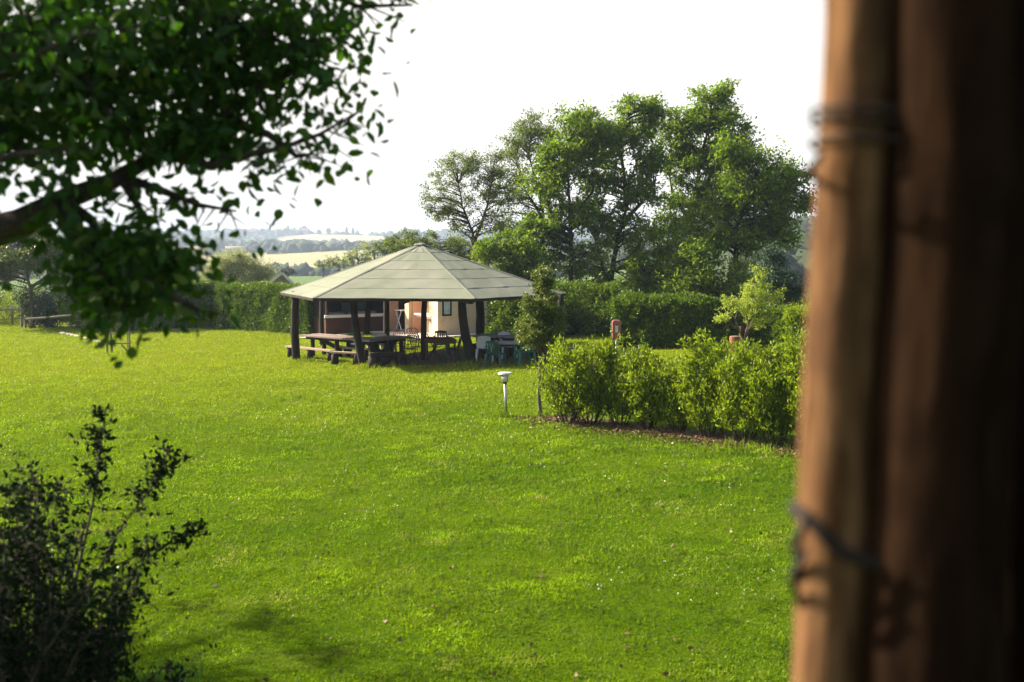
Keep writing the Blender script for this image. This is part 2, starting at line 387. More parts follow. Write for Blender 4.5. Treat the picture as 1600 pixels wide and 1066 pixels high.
def sheet(name, radii, m, centre=False, smooth=True):
    V = []; F = []; na = len(angs)
    for r in radii:
        for a in angs:
            x = r*sin(RD(a)); y = r*cos(RD(a)); V.append((x, y, H(x, y)))
    for i in range(len(radii)-1):
        for j in range(na):
            j2 = (j+1) % na; F.append((i*na+j, i*na+j2, (i+1)*na+j2, (i+1)*na+j))
    if centre:
        V.append((0, 0, H(0, 0))); c = len(V)-1
        for j in range(na): F.append((c, (j+1) % na, j))
    return link(name, V, [f[::-1] for f in F], m, None, (0, 0, 0), smooth)
# lawn material: turf colours in large uneven patches, thin soil where worn
m, nt, bs = newmat('lawn_turf')
c = mixc(nt, ramp(nt, noise(nt, 0.35, 5), 0.38, 0.62), (0.022, 0.07, 0.002), (0.08, 0.125, 0.005))
c = mixc(nt, ramp(nt, noise(nt, 1.3, 6, rough=0.7), 0.55, 0.75), c, (0.14, 0.14, 0.03))
c = mixc(nt, ramp(nt, noise(nt, 9, 5, rough=0.8), 0.45, 0.7), c, (0.02, 0.035, 0.004))
c = mixc(nt, ramp(nt, noise(nt, 60, 3, rough=0.8), 0.42, 0.62), c, (0.11, 0.19, 0.006))
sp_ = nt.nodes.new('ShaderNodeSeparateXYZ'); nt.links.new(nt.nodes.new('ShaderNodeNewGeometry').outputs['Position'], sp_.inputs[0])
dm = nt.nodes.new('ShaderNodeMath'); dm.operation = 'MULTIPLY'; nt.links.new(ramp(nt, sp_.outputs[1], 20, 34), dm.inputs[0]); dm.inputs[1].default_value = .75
c = mixc(nt, dm.outputs[0], c, mixc(nt, noise(nt, .8, 5, rough=.7), (0.13, 0.17, 0.006), (0.22, 0.22, 0.02)))  # far ground painted yellower as well, sunlit look put into its colour
nt.links.new(c, bs.inputs['Base Color']); bs.inputs['Roughness'].default_value = 1.0; bs.inputs['Specular IOR Level'].default_value = 0.0
bump(nt, bs, noise(nt, 30, 6, rough=0.8), 0.9, 0.06)
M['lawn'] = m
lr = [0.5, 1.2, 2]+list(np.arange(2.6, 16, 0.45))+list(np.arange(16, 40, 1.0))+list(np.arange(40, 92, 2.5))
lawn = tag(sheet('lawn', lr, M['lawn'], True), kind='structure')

# hills: fields are real patches on the ground at fixed places
FIELDS = []                     # x, y, rx, ry, colour index
def field(px, Y, rx, ry, ci, a=0): FIELDS.append(((px-800)/1600*Y, Y, rx, ry, ci, a))
field(445, 650, 60, 85, 0); field(360, 600, 60, 80, 0); field(522, 1600, 90, 85, 1); field(350, 1250, 60, 60, 0)
field(475, 300, 70, 95, 2); field(300, 330, 50, 80, 2); field(250, 700, 70, 80, 0); field(120, 900, 140, 90, 1)
field(-150, 700, 120, 100, 0); field(900, 300, 50, 50, 2); field(650, 900, 90, 100, 0)
def infield(x, y):
    for fx, fy, rx, ry, ci, a in FIELDS:
        u = (x-fx)*cos(a)+(y-fy)*sin(a); v = -(x-fx)*sin(a)+(y-fy)*cos(a)
        q = (u/rx)**4+(v/ry)**4+0.25*sin(x*0.05)*sin(y*0.04)
        if q < 1: return ci
    return -1
m, nt, bs = newmat('hill_ground'); at = nt.nodes.new('ShaderNodeVertexColor'); at.layer_name = 'crop'
n = noise(nt, 0.02, 6, rough=0.7)
c = mixc(nt, 0.35, at.outputs[0], mixc(nt, n, (0.05, 0.09, 0.02), (0.16, 0.17, 0.05)))
nt.links.new(c, bs.inputs['Base Color']); bs.inputs['Roughness'].default_value = 1; bs.inputs['Specular IOR Level'].default_value = 0
hr = [91.5]+list(np.geomspace(95, 2300, 130))+[2700, 3300, 4200]
hills = tag(sheet('hills', hr, m), kind='structure')
me = hills.data; ca = me.color_attributes.new('crop', 'FLOAT_COLOR', 'POINT')
CC = {-1: (0.025, 0.05, 0.018), 0: (0.40, 0.34, 0.20), 1: (0.50, 0.36, 0.25), 2: (0.10, 0.17, 0.06)}
cols = []
for v in me.vertices: cols += [*CC[infield(v.co.x, v.co.y)], 1]
ca.data.foreach_set('color', cols)

# far woodland that reads as one mass
def icolump():
    import bmesh
    bm = bmesh.new(); bmesh.ops.create_icosphere(bm, subdivisions=2, radius=1)
    V = np.array([v.co[:] for v in bm.verts]); F = np.array([[v.index for v in f.verts] for f in bm.faces]); bm.free(); return V, F
IV, IF = icolump()
VV = []; FF = []; cnt = 0
tries = 0
while cnt < 9000 and tries < 90000:
    tries += 1
    r = random.uniform(380, 2050) if random.random() < 0.75 else random.uniform(300, 900)
    px = random.choice([random.uniform(-250, 700), random.uniform(-250, 700), random.uniform(700, 1150), random.uniform(1150, 1750)])
    if px > 1150: r = random.uniform(150, 800)
    x = (px-800)/1600*r; y = r
    if infield(x, y) >= 0: continue
    d = lump(x, y, 0.011)+lump(x+50, y-30, 0.03)*0.6
    if d < -0.35 and random.random() < 0.85 and px < 1150: continue
    s = random.uniform(1.8, 4.2)*(0.7+r/1300) if px < 1150 else random.uniform(1.6, 4)
    V = IV*(1+RNG.normal(size=(len(IV), 1))*0.26)*np.array([s, s, s*random.uniform(0.75, 1.15)])
    VV.append(V+np.array([x, y, H(x, y)+s*0.3])); FF.append(IF+cnt*len(IV)); cnt += 1
tag(link('far_woodland', np.concatenate(VV), np.concatenate(FF), M['farwood']), 'hazy blue green woodland covering the far hillsides', 'woodland', kind='stuff')

# ------------------------------------------------------------------ grass blades over the lawn
def inpav(x, y): return False
PAV = None
DC = (-0.7, 35.0, 3.9, 2.9)            # worn earth under the right part of the pavilion
LC = [(0.6, 21.3), (5.6, 16.4)]        # line of the front shrubs
def gzv(x, y):
    return 0.48*np.tanh(x/12)+np.where(y < 7.6, 0.34*(7.6-np.maximum(y, 0.6)), 0)+0.02*np.sin(x*0.9+1.3)*np.sin(y*0.7)+0.02*np.sin(x*2.3+y*.9)*np.sin(y*1.9-x*.6+1)
def vnoise(x, y, s, seed):
    r = np.random.default_rng(seed); g = r.random((64, 64)); X = x*s+100; Y = y*s+100
    xi = np.floor(X).astype(int); yi = np.floor(Y).astype(int); fx = X-xi; fy = Y-yi
    fx = fx*fx*(3-2*fx); fy = fy*fy*(3-2*fy); q = lambda a, b: g[a % 64, b % 64]
    return (q(xi, yi)*(1-fx)+q(xi+1, yi)*fx)*(1-fy)+(q(xi, yi+1)*(1-fx)+q(xi+1, yi+1)*fx)*fy
def slabtest(x, y):
    u = (x-C0[0])*UX[0]+(y-C0[1])*UX[1]; v = (x-C0[0])*VX[0]+(y-C0[1])*VX[1]
    return ((u > -1.3) & (u < 8) & (v > -1.4) & (v < 2.6)) | ((u > 4.2) & (u < 12) & (v > -4) & (v < 3))
C0 = (-3.2, 44.0); UX = (-0.517, 0.856); VX = (0.856, 0.517)
def shrubdist(x, y):
    (ax, ay), (bx, by) = LC; L2 = (bx-ax)**2+(by-ay)**2
    t = np.clip(((x-ax)*(bx-ax)+(y-ay)*(by-ay))/L2, 0, 1); return np.hypot(x-ax-t*(bx-ax), y-ay-t*(by-ay))
def scatter(n, d0, d1, pw, half=0.56):
    u = RNG.random(n); e = 2-pw
    d = (d0**e+u*(d1**e-d0**e))**(1/e) if abs(e) > 1e-3 else d0*(d1/d0)**u
    x = d*RNG.uniform(-half, half, n)*1.0; return x, d
n = 1150000
x, y = scatter(n, 5.2, 60, 1.95)
keep = (((x-DC[0])/DC[2])**2+((y-DC[1])/DC[3])**2+0.5*(vnoise(x, y, 1.6, 5)-0.5) > 1) & ~slabtest(x, y)
sd = shrubdist(x, y); keep &= (sd > 0.05+0.5*vnoise(x, y, 2.2, 6)) | (RNG.random(n) < 0.4)
den = 0.35*vnoise(x, y, 0.8, 1)+0.35*vnoise(x, y, 2.5, 2)+0.3*vnoise(x, y, 6, 3)
keep &= RNG.random(n) < np.clip((den-0.18)*2.6, 0.42, 1)
x = x[keep]; y = y[keep]; den = den[keep]; n = len(x)
scl = np.clip((y/9)**0.75, 1, 4.2)
h = (0.016+0.034*RNG.random(n)**2+0.05*np.clip(den-0.48, 0, 1))*np.clip(scl, 1, 2.3)
D = np.stack([RNG.normal(size=n)*0.75, RNG.normal(size=n)*0.75, np.ones(n)*0.75], 1)
Pn = np.stack([x, y, gzv(x, y)-0.004], 1)
wdt = RNG.choice([0.005, 0.008, 0.016], n, p=[0.5, 0.3, 0.2])*scl
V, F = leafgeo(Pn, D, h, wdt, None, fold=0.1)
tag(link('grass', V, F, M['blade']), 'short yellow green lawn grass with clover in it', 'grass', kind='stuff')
# white clover heads
x, y = scatter(2000, 6.5, 34, 1.6)
k = (vnoise(x, y, 0.5, 9) > 0.55) & (RNG.random(2000) < 0.8) & (shrubdist(x, y) > 1); x = x[k]; y = y[k]; n = len(x)
Pn = np.stack([x, y, gzv(x, y)+0.035], 1); s = 0.008*np.clip((y/9)**0.5, 1, 1.7)
VV = []; FF = []
for j in range(3):
    V, F = leafgeo(Pn, rdir(n), s*2, s*1.7, None); VV.append(V-0.0); FF.append(F+j*4*n)
tag(link('clover_flowers', np.concatenate(VV), np.concatenate(FF), M['clover']), 'tiny white clover flowers scattered over the lawn', 'clover', kind='stuff')
# brown leaf litter under the shrubs and by the bank
t = RNG.random(5200); x = LC[0][0]+t*(LC[1][0]-LC[0][0])+RNG.normal(size=5200)*0.36-0.12; y = LC[0][1]+t*(LC[1][1]-LC[0][1])+RNG.normal(size=5200)*0.36-0.12
x2 = RNG.uniform(-4.5, -0.4, 1500); y2 = RNG.uniform(5.4, 8.1, 1500); k = x2 < -0.4-(y2-5.4)*0.9; x = np.concatenate([x, x2[k]]); y = np.concatenate([y, y2[k]])
x2, y2 = scatter(500, 7.5, 26, 1.7); x = np.concatenate([x, x2]); y = np.concatenate([y, y2]); n = len(x)
D = rdir(n); D[:, 2] *= 0.35
leaves('leaf_litter', np.stack([x, y, gzv(x, y)+0.012+RNG.random(n)*0.03], 1), D, RNG.uniform(0.035, 0.075, n), RNG.uniform(0.02, 0.045, n), M['litter'], None)
tag(bpy.data.objects['leaf_litter'], 'dried brown fallen leaves under the shrub row and on the bank', 'leaf litter', kind='stuff')
def patch(name, pts, m, lift=0.012, n=1, lab=None, cut=None):
    """ground patch that follows the ground, fan of rings round its centre"""
    cx = sum(p[0] for p in pts)/len(pts); cy_ = sum(p[1] for p in pts)/len(pts); V = [(cx, cy_, gz(cx, cy_)+lift)]; F = []; k = len(pts)
    for r in range(1, 9):
        for px_, py_ in pts:
            x = cx+(px_-cx)*r/8; y = cy_+(py_-cy_)*r/8; V.append((x, y, gz(x, y)+lift))
    for j in range(k): F.append((0, 1+j, 1+(j+1) % k))
    for r in range(7):
        for j in range(k): F.append((1+r*k+j, 1+(r+1)*k+j, 1+(r+1)*k+(j+1) % k, 1+r*k+(j+1) % k))
    return tag(link(name, V, F, m, None, (0, 0, 0), True), kind='structure')
pts = []
for i in range(72):
    a = 2*pi*i/72; q = 1+0.08*sin(3*a+1)+0.06*sin(7*a)+random.uniform(-0.03, 0.03); pts.append((DC[0]+cos(a)*DC[2]*q, DC[1]+sin(a)*DC[3]*q))
patch('dirt_floor', pts, M['dirt'], 0.022)
pts = []
for i in range(80):
    t = i/39 if i < 40 else (79-i)/39; s = 1 if i < 40 else -1
    pts.append((LC[0][0]+t*(LC[1][0]-LC[0][0])-0.707*s*(0.26+0.12*sin(i*1.3)+random.uniform(-.08, .08)), LC[0][1]+t*(LC[1][1]-LC[0][1])-0.707*s*(0.26+0.12*sin(i*1.3))))
patch('soil_strip', pts, M['dirt'], 0.02)

# ------------------------------------------------------------------ pavilion
PC = Vector((-3.2, 36.0, 0)); R = 5.1; EZ = 2.08; AZp = 3.79
pav = thing('pavilion', (PC.x, PC.y, gz(PC.x, PC.y)), 'six sided open pavilion with grey green felt roof on crooked dark log posts', 'pavilion')
def hx(k, r=R, z=EZ):                   # k=0 is the left corner
    a = RD(174)+k*RD(60); return Vector((PC.x+r*cos(a), PC.y+r*sin(a), z))
apex = Vector((PC.x, PC.y, AZp))
rb = MB(); sm_ = MB(); NC = 6
for k in range(6):
    A = hx(k); B = hx(k+1)
    for c in range(NC):
        t0 = c/NC; t1 = min(1, (c+1.03)/NC)
        a0 = A.lerp(apex, t0); b0 = B.lerp(apex, t0); a1 = A.lerp(apex, t1); b1 = B.lerp(apex, t1)
        nrm = (b0-a0).cross(a1-a0).normalized(); nrm = nrm if nrm.z > 0 else -nrm
        # each felt course sags a little between the rafters and laps the one below
        L = 8; i0 = len(rb.v)
        for s in range(L+1):
            w_ = 0.012*sin(s*2.3+c+k*2)+random.uniform(-.006, .006)
            rb.v.append(tuple(a0.lerp(b0, s/L)+nrm*(0.006+(w_ if 0 < s < L else 0))))
        for s in range(L+1): rb.v.append(tuple(a1.lerp(b1, s/L)+nrm*0.003))
        for s in range(L+1): rb.v.append(tuple(a0.lerp(b0, s/L)-nrm*0.01))
        for s in range(L):
            rb.f.append((i0+s, i0+s+1, i0+L+2+s, i0+L+1+s)); rb.f.append((i0+2*L+2+s, i0+2*L+3+s, i0+s+1, i0+s))
        if c: sm_.beam(a0.lerp(b0, 0.01)+nrm*0.004, a0.lerp(b0, 0.99)+nrm*0.004, 0.016, 0.012, nrm)
rb.build('roof', M['felt'], pav)
sm_.build('felt_lap', M['seam'], pav)
for k in range(6):
    mb = MB(); A = hx(k); d = (apex-A).normalized(); s = Vector((-d.y, d.x, 0)).normalized()
    pts = [A+d*(i/8*(apex-A).length)+Vector((0, 0, 0.024+random.uniform(-.005, .006))) for i in range(9)]
    i0 = 0
    for i, p in enumerate(pts):
        wv = 0.075+random.uniform(-.02, .02)
        mb.v += [tuple(p-s*wv-Vector((0, 0, 0.018))), tuple(p), tuple(p+s*wv-Vector((0, 0, 0.018)))]
    for i in range(8):
        for j in range(2): mb.f.append((i*3+j, i*3+j+1, i*3+j+4, i*3+j+3))
    mb.build('ridge_cap', M['felt'], pav)
mb = MB(); mb.tube([apex+Vector((0, 0, -.03)), apex+Vector((0, 0, .02)), apex+Vector((0, 0, .055))], [0.26, 0.2, 0.03], 6); mb.build('roof_cap', M['felt'], pav)
for k in range(6):
    mb = MB(); mb.beam(hx(k, R-0.02, EZ-0.04), hx(k+1, R-0.02, EZ-0.04), 0.03, 0.09); mb.build('fascia', M['darkwood'], pav)
    mb = MB(); mb.tube([hx(k, R-0.1, EZ-0.07), hx(k, 0.15, AZp-0.10)], 0.06, 6); mb.build('hip_rafter', M['post'], pav)
    for q in (0.25, 0.5, 0.75):
        e = hx(k).lerp(hx(k+1), q); e.z = EZ-0.06
        c_ = Vector((PC.x, PC.y, AZp-0.12)); mb = MB(); mb.tube([e.lerp(c_, 0.02), e.lerp(c_, 0.96)], 0.042, 5); mb.build('rafter', M['post'], pav)
BR = 0.86*R; BZ = 2.15
for k in range(6):
    a = hx(k, BR+0.2, BZ-.09); b = hx(k+1, BR+0.2, BZ-.09); mb = MB(); mb.tube(curve_pts(a, b, 5, jit=0.004), [0.095, .09, .088, .085, .08, .075], 8, 0.05)
    mb.build('ring_beam', M['post'], pav, smooth=True)
def logpost(pp, r0, r1, nm='post'):
    mb = MB(); n = len(pp); mb.tube(pp, [r0+(r1-r0)*i/(n-1) for i in range(n)], 10, 0.07); return mb.build(nm, M['post'], pav, smooth=True)
def post(bx, by, tx, ty, Yt, bendx=0, r0=0.15, r1=0.12, n=7, topz=BZ+0.02):
    b = G(bx, by); b.z -= 0.15; t = P(tx, ty, Yt or b.y); t.z = topz
    pts = []
    for i in range(n+1):
        q = i/n; p = b.lerp(t, q); p.x += bendx*sin(pi*q)+random.uniform(-.012, .012); pts.append(p)
    return logpost(pts, r0*.86, r1*.86)
post(464, 565, 462, 466, None, -0.05, 0.17, 0.15)
post(569, 572, 551, 467, None, -0.06, 0.15, 0.13)
f_ = P(574, 505, G(569, 572).y); mb = MB(); mb.tube([f_+Vector((-.03, 0, -.35)), f_, f_+Vector((0.06, 0.02, 0.95))], [0.11, 0.1, 0.07], 8, 0.05); mb.build('post_fork', M['post'], pav, smooth=True)
post(663, 563, 665, 468, None, -0.05, 0.11, 0.11)
post(740, 567, 721, 468, None, -0.09, 0.20, 0.14)
post(750, 543, 749, 468, None, 0.03, 0.20, 0.17)
post(604, 541, 604, 468, None, 0.0, 0.16, 0.13)
post(503, 540, 503, 468, None, 0.0, 0.12, 0.10)
post(878, 560, 876, 468, None, 0.0, 0.15, 0.12)
# log ends of the beams under the eave
for px_ in (533, 631, 737):
    p = P(px_, 467, 31.6 if px_ > 600 else 32.3); p.z = EZ-0.10; q = p+(Vector((PC.x, PC.y, p.z))-p).normalized()*1.0
    mb = MB(); mb.tube([p, q], 0.075, 10); mb.build('log_end', M['darkwood'], pav)
for bx, by, w_ in ((735, 553, 0.5), (756, 549, -0.4)):
    pass

# ------------------------------------------------------------------ service building
def bw(u, v, z): return Vector((C0[0]+UX[0]*u+VX[0]*v, C0[1]+UX[1]*u+VX[1]*v, z))
GB = -0.12
bld = thing('service_building', (C0[0], C0[1], GB), 'cream and pink rendered service building with sink niche and dark open porch behind pavilion', 'building')
def wallbox(name, u0, u1, v0, v1, z0, z1, m, parent=None):
    mb = MB(); pts = [bw(u0, v0, z1), bw(u0, v1, z1), bw(u1, v1, z1), bw(u1, v0, z1)]
    mb.poly(pts[::-1], z1-z0); return mb.build(name, m, parent or bld)
HT = 2.55
wallbox('wall', 0, 0.55, 0, 0.20, GB, HT, M['cream'])                 # corner pier beside the niche
wallbox('wall', -0.0, -0.12+0.12, 0.201, 2.7, GB, HT, M['cream']) if False else None
wallbox('wall', 0.0, 0.2, 0.202, 3.0, GB, HT, M['cream'])           # face with the mirror
wallbox('niche_wall', 0.55, 2.9, 0.62, 0.78, GB, HT, M['cream'])      # back of the sink niche
wallbox('niche_wall', 0.552, 0.7, 0.203, 0.62, GB, HT, M['cream'])
wallbox('niche_wall', 2.75, 2.9, 0.16, 0.618, GB, HT, M['pink'])
wallbox('pillar', 2.902, 3.3, 0, 0.45, GB, HT, M['cream'])
wallbox('pillar', 5.0, 5.45, -0.02, 0.46, GB, HT, M['pink'])
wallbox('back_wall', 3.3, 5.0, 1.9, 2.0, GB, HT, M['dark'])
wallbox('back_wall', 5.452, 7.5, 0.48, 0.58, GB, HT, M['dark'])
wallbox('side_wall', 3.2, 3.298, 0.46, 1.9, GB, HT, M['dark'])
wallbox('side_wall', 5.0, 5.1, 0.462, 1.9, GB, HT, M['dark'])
# porch wing: low wall with white coping, dark back wall, a teal sheet and maroon boards
wallbox('low_wall', 5.05, 5.25, -3.15, -0.14, GB-0.25, 0.53, M['rust'])
wallbox('coping', 4.98, 5.32, -3.22, -0.13, 0.533, 0.66, M['cap'])
wallbox('low_wall', 5.252, 7.395, -3.15, -2.98, GB-0.25, 0.53, M['rust'])
wallbox('back_wall', 7.4, 7.5, -3.15, 0.47, GB-0.3, 1.855, M['maroon'])
wallbox('teal_sheet', 6.6, 6.64, -1.75, -0.35, 0.0, 1.8, M['teal'])
wallbox('maroon_boards', 6.4, 6.45, -2.97, -2.25, 0.0, 1.8, M['maroon'])
wallbox('end_wall', 5.253, 7.395, -3.14, -3.02, 0.531, 1.855, M['maroon'])
wallbox('porch_post', 5.1, 5.2, -0.128, -0.03, GB, 1.855, M['darkwood'])
wallbox('porch_post', 5.1, 5.22, -3.1, -2.98, 0.661, 1.855, M['darkwood'])
for a_, b_, hgt in ((-2.9, -2.0, 0.10), (-1.6, -0.4, 0.12)):          # covered things on the counter
    mb = MB(); i0 = 0
    p = [bw(5.6, a_, 0.64), bw(5.6, b_, 0.64), bw(6.2, b_, 0.64), bw(6.2, a_, 0.64)]
    mb.poly([q+Vector((0, 0, hgt*(0.6+0.4*(i % 2)))) for i, q in enumerate(p[::-1])], 0.1); mb.build('worktop', M['greyplank'], bld)
wallbox('roof', -0.12, 5.6, -0.12, 3.3, HT+0.003, HT+0.15, M['terracotta'])
wallbox('porch_roof', 4.9, 7.6, -3.3, -0.02, 1.86, 1.95, M['darkwood'])
tag(wallbox('paving', -1.25, 5.5, -1.3, 3.0, GB-0.3, GB+0.05, M['slab']), kind='structure') if False else None
mb = MB()
for (u0, u1, v0, v1) in ((0.0, 5.0, -1.25, 1.9), (-1.2, -0.002, -1.25, 2.6), (4.2, 4.75, -4.6, -1.252)):
    n_ = 6; i0 = len(mb.v)
    pp = [bw(u0, v0, 0), bw(u0, v1, 0), bw(u1, v1, 0), bw(u1, v0, 0)]
    for i in range(n_+1):
        for j in range(n_+1):
            q = bw(u0+(u1-u0)*i/n_, v0+(v1-v0)*j/n_, 0); q.z = gz(q.x, q.y)+0.07; mb.v.append(tuple(q))
    for i in range(n_):
        for j in range(n_): mb.f.append((i0+i*(n_+1)+j, i0+i*(n_+1)+j+1, i0+(i+1)*(n_+1)+j+1, i0+(i+1)*(n_+1)+j))
tag(mb.build('paving', M['slab'], None, (0, 0, 0)), kind='structure')
# sinks in the niche
for u0, u1, zz in ((1.55, 2.45, 0.80), (0.78, 1.45, 0.78)):
    s = thing('wash_basin', bw((u0+u1)/2, 0.5, GB), 'wide pinkish wash basin in the niche, the one nearer the doorway' if u0 > 1 else 'smaller basin half hidden by a post in the niche', 'wash basin', 'basins in the wall niche')
    mb = MB(); z1 = zz
    o_ = [bw(u0, 0.05, z1), bw(u0, 0.6, z1), bw(u1, 0.6, z1), bw(u1, 0.05, z1)][::-1]
    c_ = (o_[0]+o_[2])/2; inn = [c_+(q-c_)*0.78 for q in o_]; bot = [c_+(q-c_)*0.5-Vector((0, 0, 0.13)) for q in o_]; out2 = [q-Vector((0, 0, 0.07)) for q in o_]; low = [c_+(q-c_)*0.6-Vector((0, 0, 0.19)) for q in o_]
    mb.v = [tuple(q) for q in o_+inn+bot+out2+low]
    for j in range(4):
        k = (j+1) % 4
        mb.f += [(j, k, 4+k, 4+j), (4+j, 4+k, 8+k, 8+j), (12+j, 12+k, k, j), (16+j, 16+k, 12+k, 12+j)]
    mb.f += [(8, 9, 10, 11), (19, 18, 17, 16)]; mb.build('basin', M['enamel'], s)
    c2 = bw((u0+u1)/2, 0.3, 0); mb = MB(); mb.tube([c2+Vector((0, 0, z1-.19)), c2+Vector((0, 0, z1-.34)), c2+Vector((0.06, .02, z1-.40)), bw((u0+u1)/2, 0.61, z1-.33)], 0.035, 8); mb.build('drain_pipe', M['enamel'], s)
    mb = MB(); q = bw((u0+u1)/2, 0.6, z1+0.28); mb.tube([q, bw((u0+u1)/2, 0.45, z1+.29), bw((u0+u1)/2, 0.42, z1+.22)], 0.018, 6); mb.build('tap', M['steel'], s)
# mirror and little box on the right face
s = thing('wall_mirror', bw(-0.02, 0.62, 1.1), 'small framed mirror hanging on the cream wall behind pavilion', 'mirror')
def vface(name, v0, v1, z0, z1, m, u=-0.02, th=0.03, parent=None):
    mb = MB(); p = [bw(u, v0, z0), bw(u, v1, z0), bw(u, v1, z1), bw(u, v0, z1)]
    q = [a+Vector((UX[0], UX[1], 0))*th for a in p]; mb.v = [tuple(a) for a in p+q]
    mb.f = [(0, 1, 2, 3), (7, 6, 5, 4), (0, 4, 5, 1), (1, 5, 6, 2), (2, 6, 7, 3), (3, 7, 4, 0)]; return mb.build(name, m, parent)
def onface(px_, py_):                        # v, z on the right face for a place seen there
    d = ray(px_, py_); o = Vector((0, 0, CAMZ)); nrm = Vector((UX[0], UX[1], 0)); t = (Vector((C0[0], C0[1], 0))-o).dot(nrm)/d.dot(nrm)
    p = o+d*t; return (p.x-C0[0])*VX[0]+(p.y-C0[1])*VX[1], p.z
va, zb = onface(691, 494); vb, zt = onface(705, 468)
for (a0, a1, b0, b1) in ((va, vb, zb, zb+.07), (va, vb, zt-.07, zt), (va, va+.06, zb+.071, zt-.071), (vb-.06, vb, zb+.071, zt-.071)):
    vface('frame', a0, a1, b0, b1, M['darkwood'], -0.045, 0.045, s)
vface('glass', va+.062, vb-.062, zb+.072, zt-.072, M['mirror'], -0.02, 0.02, s)
va, zb = onface(718, 481); vb, zt = onface(726, 470)
s = tag(vface('switch_box', va, vb, zb, zt, M['darkwood'], -0.12, 0.12), 'small dark wooden box fixed high on the cream wall', 'box')
# white folding table by the doorway
b = bw(3.55, 0.10, GB+0.05)
s = thing('folding_table', b, 'white folding table with crossed legs in the dark doorway', 'folding table')
a1 = bw(3.42, 0.0, 0); 
mb = MB(); p = [bw(3.4, -0.15, 0.88), bw(3.4, 0.65, 0.88), bw(4.15, 0.65, 0.88), bw(4.15, -0.15, 0.88)]; mb.poly(p[::-1], 0.035); mb.build('table_top', M['white'], s)
for v_ in (-0.1, 0.6):
    for ua, ub in ((3.45, 4.1), (4.1, 3.45)):
        mb = MB(); mb.beam(bw(ua, v_, GB+0.06), bw(ub, v_, 0.845), 0.035, 0.035); mb.build('leg', M['white'], s)

# ------------------------------------------------------------------ tables and benches
def table(name, label, cat, pts, z, th, m, legm, style, group='tables under the pavilion'):
    """pts: four corners of the top in order"""
    c = sum((Vector(p) for p in pts), Vector())/4; c.z = gz(c.x, c.y)
    s = thing(name, c, label, cat, group); P4 = [Vector((p[0], p[1], z)) for p in pts]
    a = P4[1]-P4[0]; b = P4[3]-P4[0]; mb = MB(); npl = max(3, int(b.length/0.17))
    if (a.cross(b)).z < 0: pass
    for i in range(npl):
        t0 = i/npl+0.004; t1 = (i+1)/npl-0.006; e = random.uniform(-.03, .03)/max(a.length, 1)
        q = [P4[0].lerp(P4[3], t0)-a*e, P4[1].lerp(P4[2], t0)+a*e, P4[1].lerp(P4[2], t1)+a*e, P4[0].lerp(P4[3], t1)-a*e]
        zz = random.uniform(-.006, .006); q = [k+Vector((0, 0, zz)) for k in q]
        if (a.cross(b)).z < 0: q = q[::-1]
        mb.poly(q, th)
    mb.build('table_top', m, s)
    an = a.normalized(); bn = b.normalized()
    def at(ta, tb, zz): p = P4[0]+a*ta+b*tb; p.z = zz; return p
    if style == 'trestle':
        for ta in (0.14, 0.5, 0.86):
            for tb in (0.22, 0.78):
                p = at(ta, tb, z-th); g = at(ta, tb, gz(p.x, p.y)-.03); mb = MB(); mb.tube([g, (g+p)/2, p], [0.085, .08, .075], 8, 0.06); mb.build('leg', legm, s, smooth=True)
        mb = MB(); mb.beam(at(0.16, 0.5, z-th-.08), at(0.48, 0.5, gz(*at(.5, .5, 0)[:2])+.25), .06, .14); mb.build('brace', legm, s)
        mb = MB(); mb.beam(at(0.84, 0.5, z-th-.08), at(0.52, 0.5, gz(*at(.5, .5, 0)[:2])+.25), .06, .14); mb.build('brace', legm, s)
        for tb in (.22, .78):
            mb = MB(); mb.beam(at(0.05, tb, z-th-.052), at(0.95, tb, z-th-.052), .08, .1); mb.build('rail', legm, s)
    else:
        for ta in (0.07, 0.93):
            for tb in (0.1, 0.9):
                p = at(ta, tb, z-th); g = at(ta, tb, gz(p.x, p.y)); mb = MB(); mb.beam(g, p, .06, .06, (0, 1, 0)); mb.build('leg', legm, s)
        for tb in (.1, .9):
            mb = MB(); mb.beam(at(0.09, tb, z-th-.04), at(0.91, tb, z-th-.04), .03, .07); mb.build('rail', legm, s)
    return s
def quadpx(l, z): return [Z(a, b, z) for a, b in l]
T1 = 0.52
c1 = Z(481, 524.5, T1); c2 = Z(572, 531.5, T1); dr = (c2-c1).normalized(); pr = Vector((-dr.y, dr.x, 0))
if pr.y < 0: pr = -pr
table('picnic_table', 'long weathered plank table under the left side of the pavilion', 'table', [c1-dr*0.5, c2+dr*0.1, c2+dr*0.1+pr*0.95, c1-dr*0.5+pr*0.95], T1, 0.05, M['planks'], M['darkwood'], 'trestle')
T2 = 0.60
c1 = Z(572, 531.5, T2)+Vector((0.12, 0, 0)); c2 = Z(642, 525.5, T2); dr = (c2-c1).normalized(); pr = Vector((-dr.y, dr.x, 0))
table('picnic_table', 'dark edged plank table joined to the end of the long table', 'table', [c1, c2, c2+pr*0.85, c1+pr*0.85], T2, 0.07, M['greyplank'], M['darkwood'], 'trestle')
T3 = 0.66
table('folding_table', 'small brown slatted table between the two middle posts', 'table', quadpx([(662, 530.5), (714, 532), (706, 527), (664, 526)], T3), T3, 0.05, M['brownwood'], M['brownwood'], 'legs')
T4 = 0.74
c1 = Z(738, 524, T4); c2 = Z(838, 527, T4); dr = (c2-c1).normalized(); pr = Vector((-dr.y, dr.x, 0))
table('picnic_table', 'grey plank table at the right end, the farther of the two there', 'table', [c1, c2, c2+pr*0.9, c1+pr*0.9], T4, 0.07, M['greyplank'], M['darkwood'], 'trestle')
T5 = 0.70
c1 = Z(772, 535, T5); c2 = Z(842, 536, T5); dr = (c2-c1).normalized(); pr = Vector((-dr.y, dr.x, 0))
